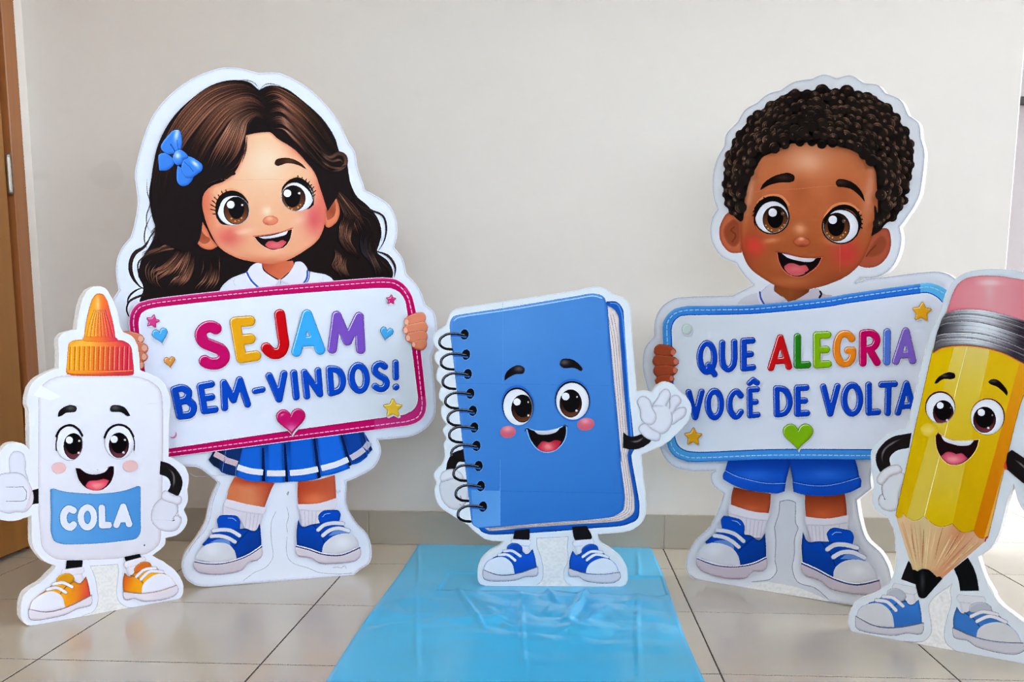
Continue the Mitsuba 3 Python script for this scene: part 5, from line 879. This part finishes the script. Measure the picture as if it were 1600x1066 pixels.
# painted body, facet by facet
B0, B1 = (1458.6, 551.6), (1399.3, 806)
ed = [((1458, 545), (1399.3, 806)), ((1490.5, 545), (1417, 806)), ((1511.5, 540), (1444.6, 806)), ((1546.5, 548), (1488.6, 818)), ((1594, 563), (1521.5, 828)), ((1612, 575), (1537, 843)), ((1624, 580), (1543, 842))]
body = I.sp('1458,545! 1480,535 1511,533 1546,540 1594,556 1624,572! 1600,616 1543,841! ' + A(p5, '1215,455! 1150,472 1110,445 1075,390! 1020,408 960,410 900,370 855,320! 780,347 700,345 620,300 560,238! 520,268 450,288 390,260 345,215! 300,262 265,235!'))
C.paint('body', body.buffer(0.7), (150, 110, 10)); C.line('body', p5, '305,268 350,225 395,270 450,296 520,278 562,248 620,310 700,354 780,356 853,332', 5, (238, 214, 130)); 
fc = [lg(1430, 560, 1410, 800, (226, 188, 2), (216, 180, 0), (212, 172, 4)), lg(1500, 550, 1430, 800, (228, 204, 96), (222, 192, 40), (218, 192, 66), (214, 188, 70)), lg(1530, 545, 1466, 815, (226, 204, 108), (222, 194, 60), (218, 186, 36), (216, 188, 60), (212, 180, 6)), lg(1560, 555, 1500, 820, (224, 184, 14), (220, 182, 20), (212, 172, 4), (206, 164, 0)), lg(1600, 575, 1525, 835, (226, 156, 26), (222, 142, 12), (208, 124, 4), (204, 118, 0)), lg(1618, 580, 1540, 840, (228, 176, 76), (224, 168, 70), (222, 164, 70))]
for i in range(6):
    (a, b), (c, d) = ed[i], ed[i + 1]
    q = Polygon([(a[0], a[1] - 40), (c[0], c[1] - 40), c, (d[0] + (d[0] - c[0]) * .05, d[1] + (d[1] - c[1]) * .05), (b[0] + (b[0] - a[0]) * .05, b[1] + (b[1] - a[1]) * .05), a])
    C.paint('body__facet', fix(q).intersection(body), fc[i], size=4); C.parts[f'body__facet~{i}'] = C.parts.pop('body__facet')
C.paint('body__facet~2', LineString([ed[2][0], ed[2][1]]).buffer(0.6), (244, 236, 170)); C.paint('body__facet~4', I.el(1574, 726, 5, 9, 20), blob((206, 120, 4), 1573, 726, 5, 8, (214, 50, 60), 1.0)); C.paint('body', p5.st('1195,505 1205,475 1217,458', 12), (170, 30, 30))
# ferrule, band by band, and eraser
bands = [('905,392! 960,375 1050,362 1200,363 1400,402 1600,462', '872,445 900,432 1050,410 1200,418 1400,462 1600,530'), ('868,445! 900,432 1050,410 1200,418 1400,462 1600,530', '845,510 880,490 1040,470 1200,482 1400,535 1600,608'), ('845,508! 880,490 1040,470 1200,482 1400,535 1600,608', '815,600 850,585 1020,570 1200,582 1400,635 1600,720'), ('815,600! 850,585 1020,570 1200,582 1400,635 1600,720', '805,660 840,635 1010,618 1200,632 1400,690 1600,770'), ('805,658! 840,635 1010,618 1200,632 1400,690 1600,770', '785,750 840,708 1000,680 1200,692 1400,742 1600,845')]
ext = [(1646, 520), (1642, 534), (1640, 546), (1634, 562), (1632, 572), (1626, 586)]
for i, (u, l) in enumerate(bands):
    rs = lambda L: np.stack([np.interp(np.linspace(0, 1, 60), np.linspace(0, 1, len(L)), L[:, j]) for j in (0, 1)], 1)
    a, b = rs(p1.ln(u.replace('!', ''))), rs(p1.ln(l.replace('!', '')))
    g = fix(Polygon(np.vstack([a, [ext[i]], [ext[i + 1]], b[::-1]])))
    mt = [lg(*p1.p(850, 400), *p1.p(1640, 640), (40, 34, 38), (150, 150, 154), (214, 220, 224), (224, 230, 233), (206, 210, 214), (150, 148, 154), (76, 66, 76), (60, 50, 60)), lg(*p1.p(830, 480), *p1.p(1640, 720), (60, 54, 58), (130, 128, 132), (200, 206, 210), (216, 222, 226), (190, 190, 196), (120, 112, 120), (48, 42, 50), (70, 60, 70)), lg(*p1.p(830, 540), *p1.p(1640, 780), (30, 28, 32), (110, 108, 114), (200, 206, 212), (226, 232, 236), (214, 218, 222), (150, 150, 156), (60, 52, 60), (40, 34, 42))][i % 3]
    C.paint('ferrule__band', g.buffer(0.5), (30, 24, 28)); C.paint('ferrule__band', g, side(side(mt, g, 0, 3.0, (50, 44, 50), 0.75), g, 0, -1.5, (236, 238, 240), 0.6), size=2.0)
    for dy in (0.35, 0.7): C.ribbon('ferrule__band', (a * (1 - dy) + b * dy)[4:], 1.0, [(60, 54, 60), (120, 116, 122), (196, 198, 202), (90, 80, 90), (30, 24, 30)], (0.4, 1, 0.3, 1, 1), 0.9)
    C.parts[f'ferrule__band~{i}'] = C.parts.pop('ferrule__band')
C.line('body', p1, '785,752 850,712 1000,686 1200,697 1400,748 1600,850', 8, (196, 96, 40)); C.line('body', p1, '800,762 860,722 1000,696 1200,707 1400,758 1600,862', 5, (240, 170, 70))
er = I.sp(A(p1, '908,394! 935,310 965,220 1010,140 1080,90 1180,68 1300,65 1400,72 1500,88') + ' 1600,438 1630,446 1650,466 1654,495 1646,520! ' + A(p1, '1600,462 1400,402 1200,363 1050,362 960,375'))
C.paint('eraser', er.buffer(0.5), (170, 70, 86)); C.paint('eraser', er, side(side(blob(blob(lg(1480, 470, 1650, 500, (222, 128, 138), (228, 146, 152), (226, 150, 156), (222, 128, 138), (214, 90, 110)), *p1.p(1290, 125), 14, 4, (250, 226, 226), 0.9), *p1.p(1290, 200), 9, 22, (226, 182, 182), 0.6), er, -2, -2, (206, 96, 110), 0.5), er, 6, 3, (208, 50, 90), 0.7), size=3)
# face
for i, t in enumerate(('703,122! 725,80 790,30 860,12 903,28 908,62 870,80 800,78 755,100 725,124', '1243,112 1268,84 1320,84 1390,140 1434,215 1425,245! 1375,195 1320,152 1265,132')):
    g = p2.sp(t); C.paint('face__eyebrow' + ('_001' if i else ''), g, blob((14, 8, 6), *p2.p(*((800, 45) if i == 0 else (1290, 100))), 6, 2, (100, 90, 80), 0.8), size=1.5)
for i, (w, ir, pu, hl, dots, o) in enumerate((((762, 368, 143, 152, 0), (790, 415, 104, 124), (792, 395, 84, 98), (760, 343, 34), ((865, 366, 9, (120, 100, 110)), (828, 490, 11)), (760, 358, 150, 158)), ((1230, 458, 164, 176, 0), (1202, 486, 114, 130), (1204, 465, 92, 102), (1170, 413, 36), ((1280, 440, 9, (150, 140, 150)), (1240, 568, 12)), (1234, 450, 170, 178)))):
    k = 'face__eye' + ('_001' if i else '')
    C.paint(k, affinity.translate(p2.el(*o), 0, -1.6), (236, 170, 30)); C.paint(k, p2.el(*o), (44, 12, 10))
    C.eye(k, p2, w, ir, pu, hl, None, browns=((16, 8, 10), (50, 16, 22), (128, 56, 66)), dots=dots, soft=(70, 50, 40))
m = p2.sp('712,610! 735,615 790,655 880,690 980,700 1080,692 1145,685! 1120,775 1050,870 980,920 910,937 830,920 770,860 728,770')
C.paint('face__mouth', m.buffer(1.3), (246, 214, 130)); C.paint('face__mouth', m, (28, 6, 10)); C.line('face__mouth', p2, '690,625 715,608 740,612', 8, (190, 120, 10)); C.line('face__mouth', p2, '740,618 800,660 890,690 980,700 1100,688', 5, (170, 110, 20)); C.paint('face__mouth', p2.sp('768,645! 860,685 970,698 1098,692! 1060,732 980,747 880,728 800,695'), lg(*p2.p(930, 680), *p2.p(930, 750), (238, 236, 238), (206, 204, 210)))
g = p2.sp('765,852! 830,806 890,815 915,827 970,820 1035,872! 980,915 910,933 830,915'); C.paint('face__tongue', g, blob(rim((208, 74, 104), g, (176, 40, 70), 4, 0.8), *p2.p(890, 880), 12, 6, (240, 150, 150), 0.9))
g = p2.el(650, 590, 90, 70, 10); C.paint('face__cheek', g, blob((220, 184, 8), *p2.p(640, 590), 12, 10, (232, 208, 110), 0.9)); 
tube(C, 'arm_001', I.sp('1572,722! 1575,708 1581,703! 1600,716 1618,734 1630,760 1622,772! 1600,756 1574,734!'), I.ln('1582,716 1598,728 1614,748'), base=(24, 18, 18))
glove(C, 'glove_001', I.sp('1606,752 1622,744 1640,752 1650,772 1640,792 1616,792 1604,774'), base=(222, 222, 224))
C.finish()

# ------------------------------------------------------------------ the blue plastic runner
xs, ys = np.linspace(-0.434, 0.278, 240), np.r_[np.linspace(-0.6, 1.6, 40)[:-1], np.linspace(1.6, 3.108, 420)]
gx, gy = np.meshgrid(xs, ys)
def ridge(a, b, h, w, fade=0.15):
    a, b = on_floor(*a)[:2], on_floor(*b)[:2]; d = b - a; L = np.linalg.norm(d); d = d / L
    s = (gx - a[0]) * d[0] + (gy - a[1]) * d[1]; t = -(gx - a[0]) * d[1] + (gy - a[1]) * d[0]
    return h * np.exp(-(t / w) ** 2) * np.clip(np.minimum(s, L - s) / (L * fade) + 0.1, 0, 1)
z = 0.0022 + 0.0012 * meshkit.fbm(np.stack([gx * 5, gy * 5, gx * 0], -1), 3)
wr = np.clip((gy - 2.05) / 0.15, 0, 1) * np.clip((2.66 - gy) / 0.1, 0, 1)
z += wr * 0.0060 * (np.abs(meshkit.fbm(np.stack([gx * 7 + 3 * gy, gy * 9 - 2 * gx, gx * 0 + 4], -1), 4) - 0.5)) 
cr = wr * 0.0
q1 = meshkit.fbm(np.stack([gx * 9 + 2 * gy, gy * 6 - 3 * gx, gx * 0 + 8], -1), 3)
z += cr * np.clip(1 - np.abs(q1 - 0.5) * 14, 0, 1) * np.clip((meshkit.fbm(np.stack([gx * 6, gy * 6, gx * 0 + 2], -1), 2) - 0.4) * 4, 0, 1) * 0.6
for a, b, h, w in (((652, 855), (653, 1066), 0.003, 0.005), ((813, 921), (820, 1066), 0.0025, 0.005), ((995, 861), (999, 1066), 0.003, 0.006), ((713, 925), (758, 990), 0.010, 0.007), ((850, 925), (874, 952), 0.009, 0.007), ((920, 924), (884, 982), 0.012, 0.009), ((760, 955), (800, 990), 0.004, 0.010), ((960, 950), (910, 985), 0.004, 0.012), ((600, 950), (560, 985), 0.005, 0.010), ((1040, 925), (1065, 985), 0.006, 0.014)):
    z += ridge(a, b, h, w)
rq = random.Random(11)
w1 = meshkit.fbm(np.stack([gx * 6, gy * 6, gx * 0 + 1], -1), 3) - 0.5; w2 = meshkit.fbm(np.stack([gx * 6, gy * 6, gx * 0 + 7], -1), 3) - 0.5
crum = 0
for i in range(7):                                            # crumpled film: folded facets in several directions
    an, fr, ph = rq.uniform(0, math.pi), rq.uniform(4, 11), rq.random()
    u = (gx + 0.16 * w1) * math.cos(an) * fr + (gy + 0.16 * w2) * math.sin(an) * fr + ph
    m = np.clip((meshkit.noise(np.stack([gx * 5, gy * 5, gx * 0 + 20 + i], -1)) - 0.35) * 2.5, 0, 1)
    crum = crum + np.abs(u - np.round(u)) / fr * 0.062 * m
z += wr * crum * np.clip((0.35 - np.abs(gx + 0.078)) / 0.05, 0, 1) + 0.12 * crum
edge = np.minimum(gx + 0.434, 0.278 - gx)
z = np.where(edge < 0.004, 0.0012, z)
z = np.where((gy > 2.52) & (gy < 2.74) & (gx > -0.30) & (gx < 0.27), -0.0002, z)
sh_ = z.shape; idx = np.arange(sh_[0] * sh_[1]).reshape(sh_)
V = np.stack([gx + 0.004 * np.sin(gy * 5.0) * (np.abs(gx + 0.078) / 0.36), gy, z], -1).reshape(-1, 3)
F = np.stack([idx[:-1, :-1], idx[:-1, 1:], idx[1:, 1:], idx[1:, :-1]], -1).reshape(-1, 4)
add('plastic_runner', (V, F), 'runner_film', True)
lab('plastic_runner', 'creased blue plastic runner lying on the tiled floor under the notebook', 'runner')
